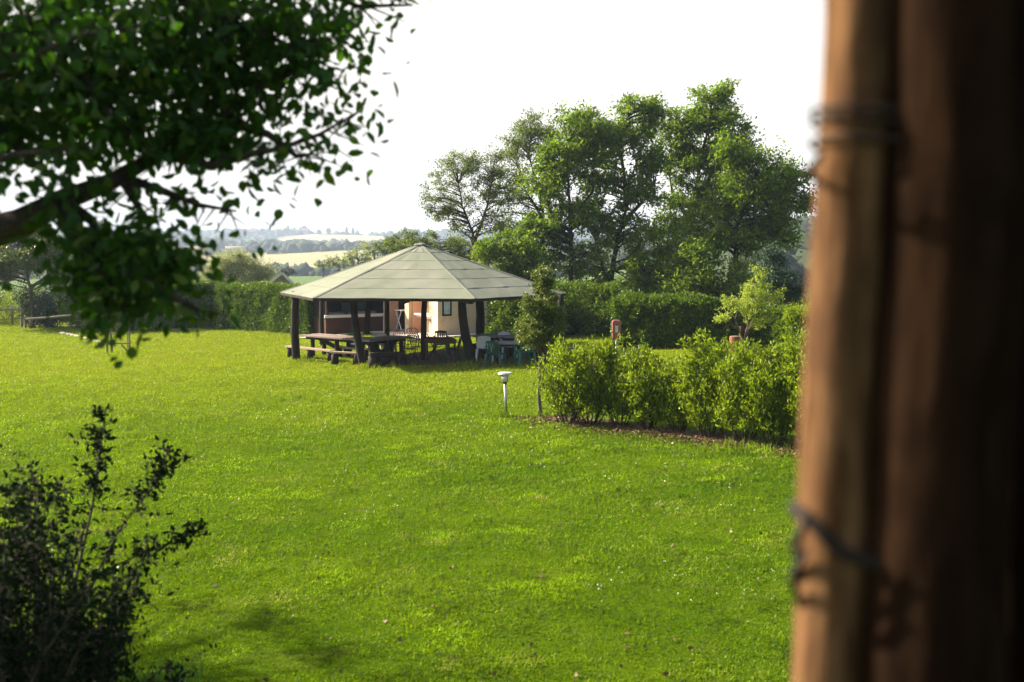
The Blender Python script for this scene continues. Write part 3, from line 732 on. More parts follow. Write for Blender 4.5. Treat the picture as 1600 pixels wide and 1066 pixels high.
table('picnic_table', 'lower dark table in front of the grey one, beside green chairs', 'table', [c1, c2, c2+pr*0.7, c1+pr*0.7], T5, 0.06, M['greyplank'], M['iron'], 'legs')

def bench(name, label, a, b, z, wd, th, topm, legm, legs, legw=0.22, group='log benches under the pavilion', pale=False):
    a = Vector(a); b = Vector(b); c = (a+b)/2; c.z = gz(c.x, c.y); a.z = b.z = z-th/2
    s = thing(name, c, label, 'bench', group); mb = MB(); mb.beam(a, b, wd, th); mb.build('seat', topm, s)
    for t in legs:
        p = a.lerp(b, t); g = Vector((p.x, p.y, gz(p.x, p.y)-.04)); p.z = z-th
        mb = MB(); mb.tube([g, (p+g)/2, p], [legw*.55, legw*.5, legw*.5], 9, 0.07); mb.build('leg', legm, s, smooth=True)
    return s
BZ1 = 0.14
a = Z(449, 540, BZ1); b = Z(521, 547.5, BZ1)
bench('log_bench', 'pale plank bench in front of the long table beside left corner post', a, b, BZ1, 0.26, 0.05, M['benchtop'], M['darkwood'], (0.06, 0.5, 0.93))
a = Z(518, 549, 0.22); b = Z(563, 551, 0.22)
bench('log_bench', 'short pale bench just left of the forked post', a, b, 0.22, 0.24, 0.05, M['benchtop'], M['darkwood'], (0.12, 0.88), 0.26)
a = Z(528, 541, 0.18); b = Z(566, 544, 0.18)
bench('log_bench', 'dark narrow bench behind the long table', a, b, 0.18, 0.2, 0.06, M['greyplank'], M['darkwood'], (0.1, 0.9), 0.14)
a = Z(578, 551, 0.32); b = Z(632, 550, 0.32)
bench('log_bench', 'heavy dark log bench right of the forked post', a, b, 0.32, 0.34, 0.12, M['darkwood'], M['darkwood'], (0.1, 0.42, 0.9), 0.36)
a = Z(571, 544.5, 0.24); b = Z(582, 544, 0.24)
bench('log_bench', 'pale seat seen between the forked post and the dark bench', a, b, 0.24, 0.3, 0.05, M['benchtop'], M['darkwood'], (0.15, 0.85), 0.14)
a = Z(738, 538, 0.28); b = Z(752, 537, 0.28)
bench('log_bench', 'dark stub of a bench behind the right front post', a, b, 0.28, 0.4, 0.06, M['darkwood'], M['darkwood'], (0.2, 0.8), 0.2)

# ------------------------------------------------------------------ chairs
def plastic_chair(name, label, m, cat='chair', group='plastic chairs at the tables', round_back=False):
    s = thing(name, (0, 0, 0), label, cat, group); ORG[s.name] = Vector((0, 0, 0))
    mb = MB(); n = 7
    for i in range(n+1):
        for j in range(n+1):
            x = -0.22+0.44*i/n; y = -0.21+0.42*j/n; z = 0.43+0.03*((x/.22)**2)-0.015*sin(j/n*pi); mb.v.append((x, y, z))
    for i in range(n+1):
        for j in range(n+1):
            v = mb.v[i*(n+1)+j]; mb.v.append((v[0], v[1], v[2]-.018))
    N2 = (n+1)**2
    for i in range(n):
        for j in range(n):
            q = (i*(n+1)+j, (i+1)*(n+1)+j, (i+1)*(n+1)+j+1, i*(n+1)+j+1); mb.f.append(q); mb.f.append(tuple(N2+k for k in reversed(q)))
    mb.beam((-.23, -.215, .42), (.23, -.215, .42), .03, .05); mb.build('seat', m, s, smooth=False)
    mb = MB()
    def bk(u, h): return Vector((0.235*u*(1-0.12*h), 0.21+0.11*h-0.05*u*u+0.0, 0.43+0.43*h))
    nb = 6
    def strip(u0, u1, h0, h1, top=None):
        i0 = len(mb.v); k = 5
        for i in range(k+1):
            for j in range(2):
                for d in (0, .018):
                    u = u0+(u1-u0)*i/k; h = (h0, h1)[j]
                    if j and top: h += top*(1-u*u)
                    p = bk(u, h); mb.v.append((p.x, p.y+d, p.z))
        for i in range(k):
            b0 = i0+i*4; mb.f += [(b0, b0+4, b0+6, b0+2), (b0+1, b0+3, b0+7, b0+5), (b0+2, b0+6, b0+7, b0+3), (b0, b0+1, b0+5, b0+4)]
        mb.f += [(i0, i0+2, i0+3, i0+1), (i0+k*4, i0+k*4+1, i0+k*4+3, i0+k*4+2)]
    strip(-1, 1, 0.80, 0.94, 0.10 if round_back else 0.06); strip(-1, 1, 0.10, 0.22)
    strip(-1, -0.82, 0.0, 0.81); strip(0.82, 1, 0.0, 0.81)
    for u in ((-.55, -.3, 0, .3, .55) if not round_back else ()): strip(u-.085, u+.085, 0.21, 0.81)
    if round_back: strip(-.83, .83, .21, .81)
    mb.build('backrest', m, s)
    for sx in (-1, 1):
        mb = MB(); mb.beam((sx*.255, -.2, .645), (sx*.245, .24, .665), .05, .022); mb.beam((sx*.25, -.19, .44), (sx*.257, -.2, .64), .04, .04, (0, 1, 0)); mb.build('armrest', m, s)
        for sy in (-1, 1):
            mb = MB(); top = Vector((sx*.225, sy*.2, .44)); bot = Vector((sx*.27, sy*.25, 0.0)); i0 = 0
            for p, w_ in ((bot, .045), (top, .075)):
                for dx, dy in ((-1, -1), (1, -1), (1, 1), (-1, 1)): mb.v.append((p.x+dx*w_/2, p.y+dy*w_/2, p.z))
            mb.f += [(3, 2, 1, 0), (4, 5, 6, 7), (0, 1, 5, 4), (1, 2, 6, 5), (2, 3, 7, 6), (3, 0, 4, 7)]; mb.build('leg', m, s)
    return s
def put(s, px_, py_, rz, label=None):
    g = G(px_, py_); s.location = g; s.rotation_euler = (0, 0, RD(rz))
    if label: s['label'] = label
    return s
# front of a chair is its -Y side
ch = plastic_chair('garden_chair', 'dark green plastic chair facing the small brown table', M['darkgreen']); put(ch, 707, 566, -82); ch0 = ch
ch = plastic_chair('garden_chair', 'teal plastic chair at the near edge, left of two by the right tables', M['tealplastic']); put(ch, 774, 575, 160)
c2_ = plastic_chair('garden_chair', 'bright green plastic chair next to the slim tree', M['green']); put(c2_, 820, 571, 200)
c3_ = copy_tree(c2_); put(c3_, 556, 556, 170, 'green plastic chair behind the long table near the forked post')
c4_ = plastic_chair('garden_chair', 'white chair with rounded back behind the teal chair', M['white'], round_back=True); put(c4_, 757, 566, 178)
c5_ = plastic_chair('garden_chair', 'white plastic chair behind the heavy dark log bench', M['white']); put(c5_, 604, 558, 150)
c6_ = copy_tree(c4_); put(c6_, 792, 560, 20, 'white chair in shade between the two right tables')
for px_, py_, rz, lb in ((588, 556, 200, 'white plastic chair at the far side of the joined table'),):
    put(copy_tree(c5_), px_, py_, rz, lb)
for px_, py_, rz, lb in ((838, 566, 170, 'dark green plastic chair mostly behind the slim tree'), (690, 556, 10, 'dark green plastic chair behind the small brown table')):
    put(copy_tree(ch0), px_, py_, rz, lb)
def iron_chair(label):
    s = thing('folding_chair', (0, 0, 0), label, 'chair', 'black folding chairs in the middle'); ORG[s.name] = Vector((0, 0, 0)); m = M['iron']
    for sx in (-.2, .2):
        mb = MB(); mb.tube([(sx, .22, 0), (sx, -.02, .44), (sx, -.12, .5)], .012, 6); mb.build('leg', m, s)
        mb = MB(); mb.tube([(sx, -.24, 0), (sx, 0, .40), (sx, .2, .86), (sx*.6, .22, .9)], .012, 6); mb.build('back_leg', m, s)
    mb = MB()
    for i in range(7): mb.beam((-.2, -.17+i*.06, .45), (.2, -.17+i*.06, .45), .035, .014)
    mb.build('seat', m, s); mb = MB()
    mb.tube([(-.12, .22, .9), (.12, .22, .9)], .014, 6)
    for k in range(5):
        x0 = -.16+k*.08; mb.tube([(x0, .11, .62), (x0+.03, .14, .70), (x0-.03, .17, .78), (x0, .205, .87)], .009, 5)
    mb.tube([(-.2, .1, .6), (.2, .1, .6)], .011, 5); mb.build('backrest', m, s)
    mb = MB(); mb.tube([(-.2, .16, .11), (.2, .16, .11)], .009, 5); mb.build('stretcher', m, s); return s
ic = iron_chair('black folding iron chair beside the heavy log bench'); put(ic, 640, 566, 205)
for px_, py_, rz, lb in ((652, 563, 150, 'black folding iron chair just left of the slim middle post'), (624, 556, 190, 'black folding iron chair tucked behind the joined table'),
                        (678, 564, 95, 'black folding chair just right of the slim middle post'), (646, 552, 20, 'black folding chair at the far side between post and tables')):
    c_ = copy_tree(ic); put(c_, px_, py_, rz, lb)

# ------------------------------------------------------------------ small things on the lawn
b = G(790, 651); s = thing('solar_lamp', b, 'slim steel garden lamp with white flat cap standing on the lawn', 'garden lamp')
mb = MB(); mb.tube([b+Vector((0.02, 0, -.1)), b+Vector((-.01, 0, .70))], .028, 12); mb.build('pole', M['steel'], s, smooth=True)
mb = MB(); mb.tube([b+Vector((-.01, 0, .70)), b+Vector((-.012, 0, .73)), b+Vector((-.012, 0, .745))], [.03, .055, .06], 12); mb.build('collar', M['iron'], s)
mb = MB(); mb.tube([b+Vector((-.012, 0, .745)), b+Vector((-.014, 0, .90))], [.062, .085], 12); mb.build('lamp_shade', M['frosted'], s, smooth=True)
for k in range(4):
    a = pi/4+k*pi/2; mb = MB(); mb.tube([b+Vector((-.012+cos(a)*.07, sin(a)*.07, .74)), b+Vector((-.014+cos(a)*.098, sin(a)*.098, .90))], .007, 5); mb.build('rib', M['steel'], s)
mb = MB(); mb.tube([b+Vector((-.014, 0, .90)), b+Vector((-.014, 0, .915)), b+Vector((-.014, 0, .945)), b+Vector((-.014, 0, .955))], [.09, .155, .14, .04], 16); mb.build('cap', M['white'], s, smooth=False)

p = P(963, 515, 26.5); gy = gz(p.x, p.y); s = thing('extinguisher_box', (p.x, p.y, gy), 'faded red box with white notice on a post behind the shrubs', 'box')
mb = MB(); mb.tube([(p.x, p.y, gy-.1), (p.x+.01, p.y, p.z-.25)], .03, 8); mb.build('post', M['cap'], s)
mb = MB(); w_, d_, h_ = .115, .09, .25; n = 12
ring = [(cos(2*pi*i/n+pi/12), sin(2*pi*i/n+pi/12)) for i in range(n)]
for z_, q in ((-h_, .75), (-h_+.04, 1), (h_-.06, 1), (h_-.01, .8), (h_, .5)):
    for cx, cy_ in ring:
        sx = max(-1, min(1, cx*1.3)); sy = max(-1, min(1, cy_*1.3)); mb.v.append((p.x+sx*w_*q, p.y+sy*d_*q, p.z+z_))
for r in range(4):
    for i in range(n): mb.f.append((r*n+i, r*n+(i+1) % n, (r+1)*n+(i+1) % n, (r+1)*n+i))
mb.f += [tuple(reversed(range(n))), tuple(range(4*n, 5*n))]; mb.build('cabinet', M['redbox'], s)
mb = MB(); mb.box((p.x-.0, p.y-d_-.004, p.z+.02), (.075, .006, .17)); mb.build('notice', M['white'], s)
mb = MB(); mb.box((p.x, p.y-d_-.004, p.z+.13), (.04, .006, .02)); mb.build('handle', M['iron'], s)

# rustic stick frame on the left lawn
b = G(175, 553); s = thing('stick_frame', b, 'weathered rustic frame of sticks standing on the left lawn', 'wooden frame')
Yf = b.y
def stick(name, x0, y0, x1, y1, r=.03, dy=0.0, dy2=None):
    mb = MB(); a = P(x0, y0, Yf+dy); c = P(x1, y1, Yf+(dy if dy2 is None else dy2)); mb.tube(curve_pts(a, c, 4, jit=.006), r, 6, .1); mb.build(name, M['rail'], s)
stick('post', 168, 555, 166, 512, .035, .0); stick('post', 175, 554, 173, 513, .045, .1); stick('post', 203, 553, 202, 514, .03)
stick('rail', 172, 521, 204, 520, .03); stick('rail', 173, 537, 204, 536, .025); stick('brace', 188, 536, 202, 552, .025, .06); stick('post', 200, 545, 199, 515, .022, 0.9, .9)
# pale stone edging in the lawn
pts = [G(96, 521), G(120, 526), G(145, 532), G(172, 539)]; k = 0
s = thing('stone_edging', pts[0], 'pale broken line of edging stones in the left lawn', 'edging')
for i in range(22):
    t = i/22*3; j = int(t); q = pts[j].lerp(pts[min(3, j+1)], t-j)
    if i in (3, 9, 10, 15): continue
    q += Vector((random.uniform(-.05, .05), random.uniform(-.06, .06), 0)); q.z = gz(q.x, q.y)+.02
    mb = MB(); mb.box(q, (random.uniform(.22, .36), random.uniform(.12, .18), .09), rot(-.9+random.uniform(-.2, .2)), 0.85); mb.build('stone', M['stone'], s)
for (ax, ay, bx, by) in ((100, 524, 130, 533),):
    pass
# wooden rail fence far left
def fence(label, posts, rails, group='rail fences at the left edge'):
    b = G(*posts[0][:2]); s = thing('rail_fence', b, label, 'fence', group)
    for x0, y0, top in posts:
        g = G(x0, y0); t = P(x0, top, g.y); mb = MB(); mb.tube([g-Vector((0, 0, .1)), t], .07, 7, .08); mb.build('post', M['rail'], s)
    for (x0, y0, Y0, x1, y1, Y1) in rails:
        mb = MB(); mb.tube(curve_pts(P(x0, y0, Y0), P(x1, y1, Y1), 4, jit=.004), .055, 7, .08); mb.build('rail', M['rail'], s)
    return s
fence('dark wooden rail fence at the left edge of lawn', [(-60, 507, 481), (-20, 507, 481), (19, 507, 482), (34, 511, 468)], [(-60, 485, 53, 36, 484, 52)])
fence('pale pole rail in front of the dark round shrub', [(40, 512, 495), (110, 515, 492)], [(40, 499, 50.5, 112, 493, 50)])
# short reddish stump and dark stakes by the young tree
b = G(1148, 566); s = thing('tree_stump', P(1148, 545, 29)*1, 'reddish cut log standing behind the shrubs near the young tree', 'stump')
q = s.location.copy(); q.z = gz(q.x, q.y); s.location = q; ORG[s.name] = q.copy(); top = P(1148, 526, 29)
mb = MB(); mb.tube([q-Vector((0, 0, .05)), top], [.17, .15], 12, .04); mb.build('trunk', M['terracotta'], s)
mb = MB(); mb.tube([top+Vector((0, 0, .001)), top+Vector((0, 0, .012))], .13, 12); mb.build('cut_face', M['planks'], s)
for px_, w_, lb in ((1158, .06, 'thin reddish stake beside the cut log'), (1166, .09, 'thick dark stake between the cut log and young tree')):
    t = P(px_, 510 if w_ < .08 else 516, 29.5); g = Vector((t.x, t.y, gz(t.x, t.y)-.1)); mb = MB(); mb.tube([g, t], w_, 7, .05)
    tag(mb.build('garden_stake', M['brownwood'] if w_ < .08 else M['darkwood'], None, (t.x, t.y, g.z+.1)), lb, 'stake', 'stakes near the young tree')

# gabled shed beyond the left hedge
Ys = 70; pk = P(441, 427, Ys); e1 = P(398, 459, Ys); e2 = P(474, 458, Ys); gs = -2.6
s = thing('garden_shed', (pk.x, Ys, gs), 'dark gabled shed with white barge boards beyond the left hedge', 'shed')
mb = MB(); dpt = 4.5; a, b_, c_ = Vector((e1.x+.15, Ys+.2, e1.z-.1)), Vector((e2.x-.15, Ys+.2, e2.z-.1)), Vector((pk.x, Ys+.2, pk.z-.08))
mb.v = [(a.x, a.y, gs), (b_.x, b_.y, gs), tuple(b_), tuple(c_), tuple(a)]; vd = Vector((pk.x, pk.y, 0)).normalized()*2.2; mb.v += [(v[0]+vd.x, v[1]+vd.y, v[2]) for v in mb.v]
mb.f = [(0, 1, 2, 3, 4), (9, 8, 7, 6, 5), (0, 5, 6, 1), (1, 6, 7, 2), (4, 9, 5, 0)]; mb.build('wall', M['greyplank'], s)
for q in (e1, e2):
    mb = MB(); d = vd*1.06; n_ = Vector((0, 0, .10)); v = [q, pk, pk+d, q+d]; v = [k+Vector((0, .02, .02)) for k in v]
    if q is e2: v = v[::-1]
    mb.poly(v, .10); mb.build('roof', M['maroon'], s)
    mb = MB(); mb.beam(q+Vector((0, -.03, 0)), pk+Vector((0, -.03, 0)), .05, .17, (0, 1, 0) if False else (0, 0, 1)); mb.build('barge_board', M['cap'], s)

# ------------------------------------------------------------------ foreground pole of lashed logs
lp = thing('log_pole', (0.42, 1.12, 0), 'thick blurred pole of three upright logs bound with rusty wire', 'pole')
ORG[lp.name] = Vector((0.42, 1.12, 0))
m, nt, bs = newmat('peeled_log'); v = scaled(nt, (1, 1, 0.12), True)
c = mixc(nt, ramp(nt, noise(nt, 42, 5, v), 0.4, 0.62), (0.215, 0.112, 0.054), (0.075, 0.036, 0.016))
c = mixc(nt, ramp(nt, noise(nt, 11, 5, scaled(nt, (1, 1, .4), True)), 0.52, 0.70), c, (0.07, 0.035, 0.02))
nt.links.new(c, bs.inputs['Base Color']); bs.inputs['Roughness'].default_value = .95; bs.inputs['Specular IOR Level'].default_value = .05; bump(nt, bs, noise(nt, 60, 5, v), .8, .006)
M['peeled'] = m
M['shadelog'] = mat('shaded_brown_log', (0.026, 0.013, 0.007), (0.008, 0.004, 0.0025), 26, .97, (1, 1, .15), .8, spec=.03, c3=(0.010, 0.005, 0.003), s3=9)  # second log: the shade it stands in is put into its brown
M['blacklog'] = mat('black_shade_log', (0.010, 0.005, 0.003), (0.005, 0.003, 0.002), 26, .97, (1, 1, .15), .5, spec=.02)  # third log near black, shade at the right put into its colour
def poleline(xt, xb, Y):           # centre line through picture top and bottom
    a = P(xt, 0, Y); b = P(xb, 1066, Y); d = (a-b); return b-d*0.9, a+d*0.5
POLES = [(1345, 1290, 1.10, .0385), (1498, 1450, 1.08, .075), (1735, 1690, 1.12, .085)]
for xt, xb, Y, r in POLES:
    b, a = poleline(xt, xb, Y); n = 14; mb = MB(); pts = [b.lerp(a, i/n)+Vector((random.uniform(-1, 1), random.uniform(-1, 1), 0))*.0012 for i in range(n+1)]
    n = 60; pts = [b.lerp(a, i/n)+Vector((sin(i*.31+xt)*.0018, sin(i*.23)*.0015, 0)) for i in range(n+1)]
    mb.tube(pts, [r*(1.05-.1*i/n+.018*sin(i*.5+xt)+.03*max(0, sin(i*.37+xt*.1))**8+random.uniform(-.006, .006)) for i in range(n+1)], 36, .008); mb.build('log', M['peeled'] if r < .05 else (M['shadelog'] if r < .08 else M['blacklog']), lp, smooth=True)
def wrap(y0, y1, turns, r=.0045):
    b, a = poleline(POLES[0][0], POLES[0][1], POLES[0][2]); mb = MB(); pts = []
    d = (a-b).normalized()
    def axis(py): 
        q = P(1340-(py/1066)*55, py, 1.10); return q
    n = 28*turns
    for i in range(n+1):
        t = i/n; an = 2*pi*turns*t; c_ = axis(y0+(y1-y0)*t+10*sin(an*1.0+1)); rr = .0375*1.04+r
        # stretch the loop so that it also clasps the next log
        ex = cos(an); xx = (ex*rr) if ex < 0 else ex*(rr+.10)
        yy = sin(an)*rr*(1.0 if ex < 0 else 1+.9*ex); pts.append(c_+Vector((xx, yy, -0.035*(ex+1)*(1 if y0 > 500 else .0)+random.uniform(-.001, .001))))
    mb.tube(pts, r, 7); mb.build('wire', M['rustwire'], lp, smooth=True)
wrap(176, 186, 1, .0026); wrap(232, 226, 1, .0026); wrap(190, 204, 1, .0024); wrap(788, 800, 1, .0036); wrap(804, 812, 1, .0032)
for (xa, ya, xb, yb, xc, yc) in ((1285, 240, 1262, 268, 1280, 285), (1258, 860, 1240, 900, 1248, 945), (1262, 800, 1244, 850, 1250, 905)):
    mb = MB(); mb.tube([P(xa, ya, 1.06), P(xb, yb, 1.07), P(xc, yc, 1.09)], [.003, .0055, .003], 7); mb.build('wire_end', M['rustwire'], lp, smooth=True)

# ------------------------------------------------------------------ hedges
def hedge(label, pts, hts, wd, n, leafm='hedge', sz=0.075, group='clipped hedges round the lawn', rough=0.10, sprout=0.12):
    """pts: plan points along the near foot of the hedge; the body lies behind them (to the left of the direction)"""
    pts = [Vector((p[0], p[1], 0)) for p in pts]; s = thing('clipped_hedge', (pts[0].x, pts[0].y, gz(pts[0].x, pts[0].y)), label, 'hedge', group)
    seg = [(a, b) for a, b in zip(pts, pts[1:])]; Ls = [(b-a).length for a, b in seg]; tot = sum(Ls)
    PP = []; DD = []; NN = []
    core = MB()
    for k, (a, b) in enumerate(seg):
        d = (b-a)/Ls[k]; nb = Vector((-d.y, d.x, 0)); h0, h1 = hts[k], hts[k+1]
        m = int(n*Ls[k]/tot)
        area = np.array([0.42, 0.30, 0.10, 0.18]) ; face = RNG.choice(4, m, p=area)   # front, top, ends, back
        t = RNG.random(m); u = RNG.random(m); hh = h0+(h1-h0)*t; q = RNG.random(m)
        tt = np.where(face == 2, np.where(u > .5, 1, 0)*1.0, t); 
        off = np.where(face == 0, 0, np.where(face == 3, wd, wd*u)); off = np.where(face == 2, wd*RNG.random(m), off)
        zz = np.where(face == 1, 1.0, q**0.9); 
        x = a.x+d.x*tt*Ls[k]; y = a.y+d.y*tt*Ls[k]
        out = np.zeros((m, 3)); out[face == 0] = (-nb.x, -nb.y, .1); out[face == 3] = (nb.x, nb.y, .1); out[face == 1] = (0, 0, 1)
        out[face == 2] = (d.x, d.y, 0); out[(face == 2) & (tt < .5)] *= -1
        dep = (vnoise(x*1.0+off, zz*hh*1.0+y, 1.3, 21+k)-.5)*rough*3.2+(vnoise(x*2+off*2, zz*hh*2+y, 2.6, 31)-.5)*rough*1.6
        dep += RNG.normal(size=m)*0.035-np.abs(RNG.normal(size=m))*0.10+np.where(RNG.random(m) < .05, sprout*RNG.random(m), 0)
        # rounded shoulders
        sh = np.where(face == 0, np.clip(zz-0.9, 0, .1)*1.6, 0); 
        X = x+nb.x*off+out[:, 0]*(dep-sh); Y = y+nb.y*off+out[:, 1]*(dep-sh)
        ZZ = gzv(x, y)+zz*hh+out[:, 2]*dep+np.where(face == 1, -0.12*(2*u-1)**4, 0)
        PP.append(np.stack([X, Y, ZZ], 1)); dd = out*0.6+rdir(m)*0.8; dd[:, 2] += .35; DD.append(dd); NN.append(out*0.9+rdir(m)*.7)
        g0 = gz(a.x, a.y); g1 = gz(b.x, b.y); ins = .2
        for (A, g, h, e) in ((a, g0, h0, ins if k == 0 else 0), (b, g1, h1, -ins if k == len(seg)-1 else 0)):
            for o_ in (ins, wd-ins):
                for z_ in (0.02, h-ins):
                    p = A+d*e+nb*o_; core.v.append((p.x, p.y, g+z_))
        i = len(core.v)-8; core.f += [(i, i+4, i+5, i+1), (i+2, i+3, i+7, i+6), (i+1, i+5, i+7, i+3), (i, i+1, i+3, i+2), (i+4, i+6, i+7, i+5)]
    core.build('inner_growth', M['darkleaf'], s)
    PP = np.concatenate(PP); DD = np.concatenate(DD); m = len(PP)
    leaves('foliage', PP, DD, sz*RNG.uniform(.7, 1.35, m), sz*.5*RNG.uniform(.7, 1.3, m), M[leafm], s, np.concatenate(NN), 'diamond')
    return s
def gp(px, py): g = G(px, py); return (g.x, g.y)
a = gp(268, 515); b = gp(345, 511); c = gp(462, 524)
hedge('dark hedge closing the far side of the left lawn', [gp(248, 514), gp(338, 513)], [2.25, 2.35], 1.2, 17000, sz=.11, rough=.07, sprout=.06)
hedge('tall clipped hedge running from the lawn corner to the pavilion', [gp(338, 514), gp(400, 517.5), gp(480, 524)], [2.3, 2.3, 2.25], 1.3, 32000, sz=.11, rough=.06, sprout=.06)
hedge('clipped hedge with bright left end just right of the pavilion', [gp(761, 527), gp(840, 531)], [1.95, 1.9], 1.3, 15000, sz=.115, rough=.15)
hedge('dark shaded hedge in the gap behind the slim tree', [gp(838, 524), gp(960, 528)], [2.1, 2.05], 1.2, 14000, sz=.115, leafm='hedge')
hedge('square clipped hedge behind the red box', [gp(957, 545), gp(1045, 545), gp(1135, 543)], [1.72, 1.68, 1.6], 1.3, 26000, sz=.105, rough=.14)
hedge('hedge at right end behind the row of shrubs', [gp(1135, 541), gp(1225, 545)], [1.5, 1.3], 1.3, 9000, sz=.115, rough=.15)
hedge('yellow green hedge showing beside the log pole', [gp(1222, 585), gp(1330, 590)], [1.75, 1.75], 1.1, 9000, sz=.075, leafm='laurel')

hedge('long clipped hedge continuing out of view behind the log pole', [(14, 36), (22, 33), (30, 29)], [1.7, 1.75, 1.7], 1.3, 16000, sz=.13, rough=.15)
# ------------------------------------------------------------------ row of shrubs
def shrub(name, label, cat, base, hgt, wid, stems, n, leafm, ll, lw, group=None, up=0.55, bare=0.12, lean=(0, 0), jit=.05, stemr=.014, shape='ovate'):
    s = thing(name, base, label, cat, group); base = Vector(base); mb = MB(); PP = []; DD = []
    for k in range(stems):
        a = 2*pi*k/stems+random.uniform(-.5, .5); sp = wid*.5*random.uniform(.3, 1.0); h = hgt*random.uniform(.72, 1.0)*(1-.18*(sp/(wid*.5))**2)
        b0 = base+Vector((cos(a)*sp*.25, sin(a)*sp*.25, -.04)); tip = base+Vector((cos(a)*sp+lean[0]*h, sin(a)*sp*.8+lean[1]*h, h))
        pts = curve_pts(b0, tip, 6, jit=.025, bend=(cos(a)*sp*.25, sin(a)*sp*.2, 0)); mb.tube(pts, [stemr*(1-.8*i/6) for i in range(7)], 5, caps=False)
        for j in range(9):                      # side shoots
            t = bare+(1-bare)*j/9+random.uniform(0, .08); i = min(5, int(t*6)); p0 = pts[i].lerp(pts[i+1], t*6-i if t*6-i < 1 else 1)
            aa = random.uniform(0, 2*pi); L = wid*.34*random.uniform(.5, 1.1)*(1-.35*t); e = p0+Vector((cos(aa)*L, sin(aa)*L, L*random.uniform(.3, 1.0)))
            mb.tube([p0, (p0+e)/2, e], [stemr*.4, stemr*.3, .002], 3, caps=False)
            m = int(n/stems/9); u = RNG.random((m, 1)); P0 = np.array(p0); E_ = np.array(e)
            PP.append(P0+(E_-P0)*u+RNG.normal(size=(m, 3))*jit); d = (E_-P0)/max(1e-3, np.linalg.norm(E_-P0)); DD.append(d*.5+rdir(m)*.8+np.array([0, 0, up]))
    PP = np.concatenate(PP); DD = np.concatenate(DD); m = len(PP); zmin = gz(base.x, base.y)+.02; PP[:, 2] = np.maximum(PP[:, 2], zmin)
    mb.build('stems', M['bark'], s)
    leaves('foliage', PP, DD, ll*RNG.uniform(.6, 1.3, m), lw*RNG.uniform(.7, 1.25, m), M[leafm], s, None, shape)
    return s
SH = [(886, 661, 532, 'airy green shrub at left end of the front row beside the slim tree', .95, 3000),
      (922, 664, 522, 'tall bushy shrub second from left in the front row', 1.25, 4600),
      (968, 667, 528, 'shrub below the red box in the front row', 1.05, 3800),
      (1012, 671, 548, 'low yellow green shrub in the middle of the front row', 1.05, 3800),
      (1062, 676, 556, 'lowest shrub of the front row with gap above it', .9, 3000),
      (1110, 684, 522, 'shrub with tall shoots right of the low gap', 1.1, 4800),
      (1160, 690, 530, 'dense dark based shrub in front of the cut log', 1.15, 5200),
      (1212, 696, 535, 'dense shrub second from the log pole in the front row', 1.15, 5200),
      (1262, 702, 520, 'shrub half hidden behind the blurred log pole', 1.2, 5000)]
for px_, py_, pt, lb, wd, n in SH:
    b = G(px_, py_); h = (b-P(px_, pt, b.y)).z*-1
    shrub('laurel_shrub', lb, 'shrub', b, h*1.02, wd, 13, int(n*1.15), 'laurel', .085, .032, 'shrubs of the front row', bare=.16)
b = G(1168, 602)
bs_ = P(1168, 560, 27); bs_.z = gz(bs_.x, bs_.y)

# slim dark evergreen beside the lamp
b = G(845, 650); Y = b.y
tree('holm_tree', b, 'slim dark evergreen tree on a thin trunk beside the garden lamp', 'tree',
     [[b-Vector((0, 0, .1)), P(842, 600, Y), P(845, 550, Y), P(850, 500, Y), P(850, 440, Y)]],
     [pc(848, 444, Y, 10, 20, .9), pc(848, 478, Y, 21, 24, 2.0), pc(843, 522, Y, 29, 26, 2.8), pc(864, 498, Y, 12, 18, .6)],
     105, 250, .065, .03, M['holm'], 'barkpale', tr=.045, csz=.24, droop=-.1, twig=5, limb_from=.45)
# young light tree on the right
p = P(1163, 565, 28.5); b = Vector((p.x, p.y, gz(p.x, p.y))); Y = b.y
tree('young_tree', b, 'young pale yellow green tree rising behind the right shrubs', 'tree',
     [[b, P(1161, 535, Y), P(1168, 512, Y), P(1172, 470, Y), P(1178, 430, Y)], [P(1161, 533, Y), P(1153, 510, Y), P(1140, 480, Y)]],
     [pc(1181, 436, Y, 5, 16, .5), pc(1178, 458, Y, 14, 16, 1.1), pc(1172, 484, Y, 24, 16, 1.6), pc(1180, 506, Y, 24, 10, .8), pc(1142, 478, Y, 9, 7, .3), pc(1134, 500, Y, 8, 4, .15), pc(1203, 462, Y, 8, 10, .3)],
     48, 120, .075, .03, M['young'], 'barkpale', tr=.05, csz=.34, droop=-.35, twig=5, limb_from=.3)

# ------------------------------------------------------------------ big locust trees behind the hedge
LG = 'tall locust trees behind the pavilion'
def T(name, label, basepx, Y, trunks, lobes, nc, per, leafm, tr, group=LG, ll=.26, lw=.10, csz=.95, barkm='bark', **kw):
    if 'locust_tree' in name or 'low_tree' in name: nc = int(nc*2.0); per = int(per*(.32 if leafm == 'locust' else .50)); csz *= .82; tr *= .82; lobes = [(l[0], l[1]+l[3]*.05, l[2]*1.13, l[3]*1.17, *l[4:]) for l in lobes]; kw.setdefault('twig', 8); ll *= .82; lw *= .82
    b = P(basepx, 500, Y); b.z = H(b.x, b.y)
    tk = []
    for i, tp in enumerate(trunks):
        pts = [P(x, y, Y+(dy if len(q) > 2 else 0)) for q in tp for (x, y, dy) in [(q[0], q[1], q[2] if len(q) > 2 else 0)]]
        if i == 0: pts = [b]+pts
        tk.append(pts)
    return tree(name, b, label, 'tree', tk, [pc(*(l[:2]), Y+(l[5] if len(l) > 5 else 0), *l[2:5]) for l in lobes], nc, per, ll, lw, M[leafm], barkm, group, tr=tr, csz=csz, **kw)
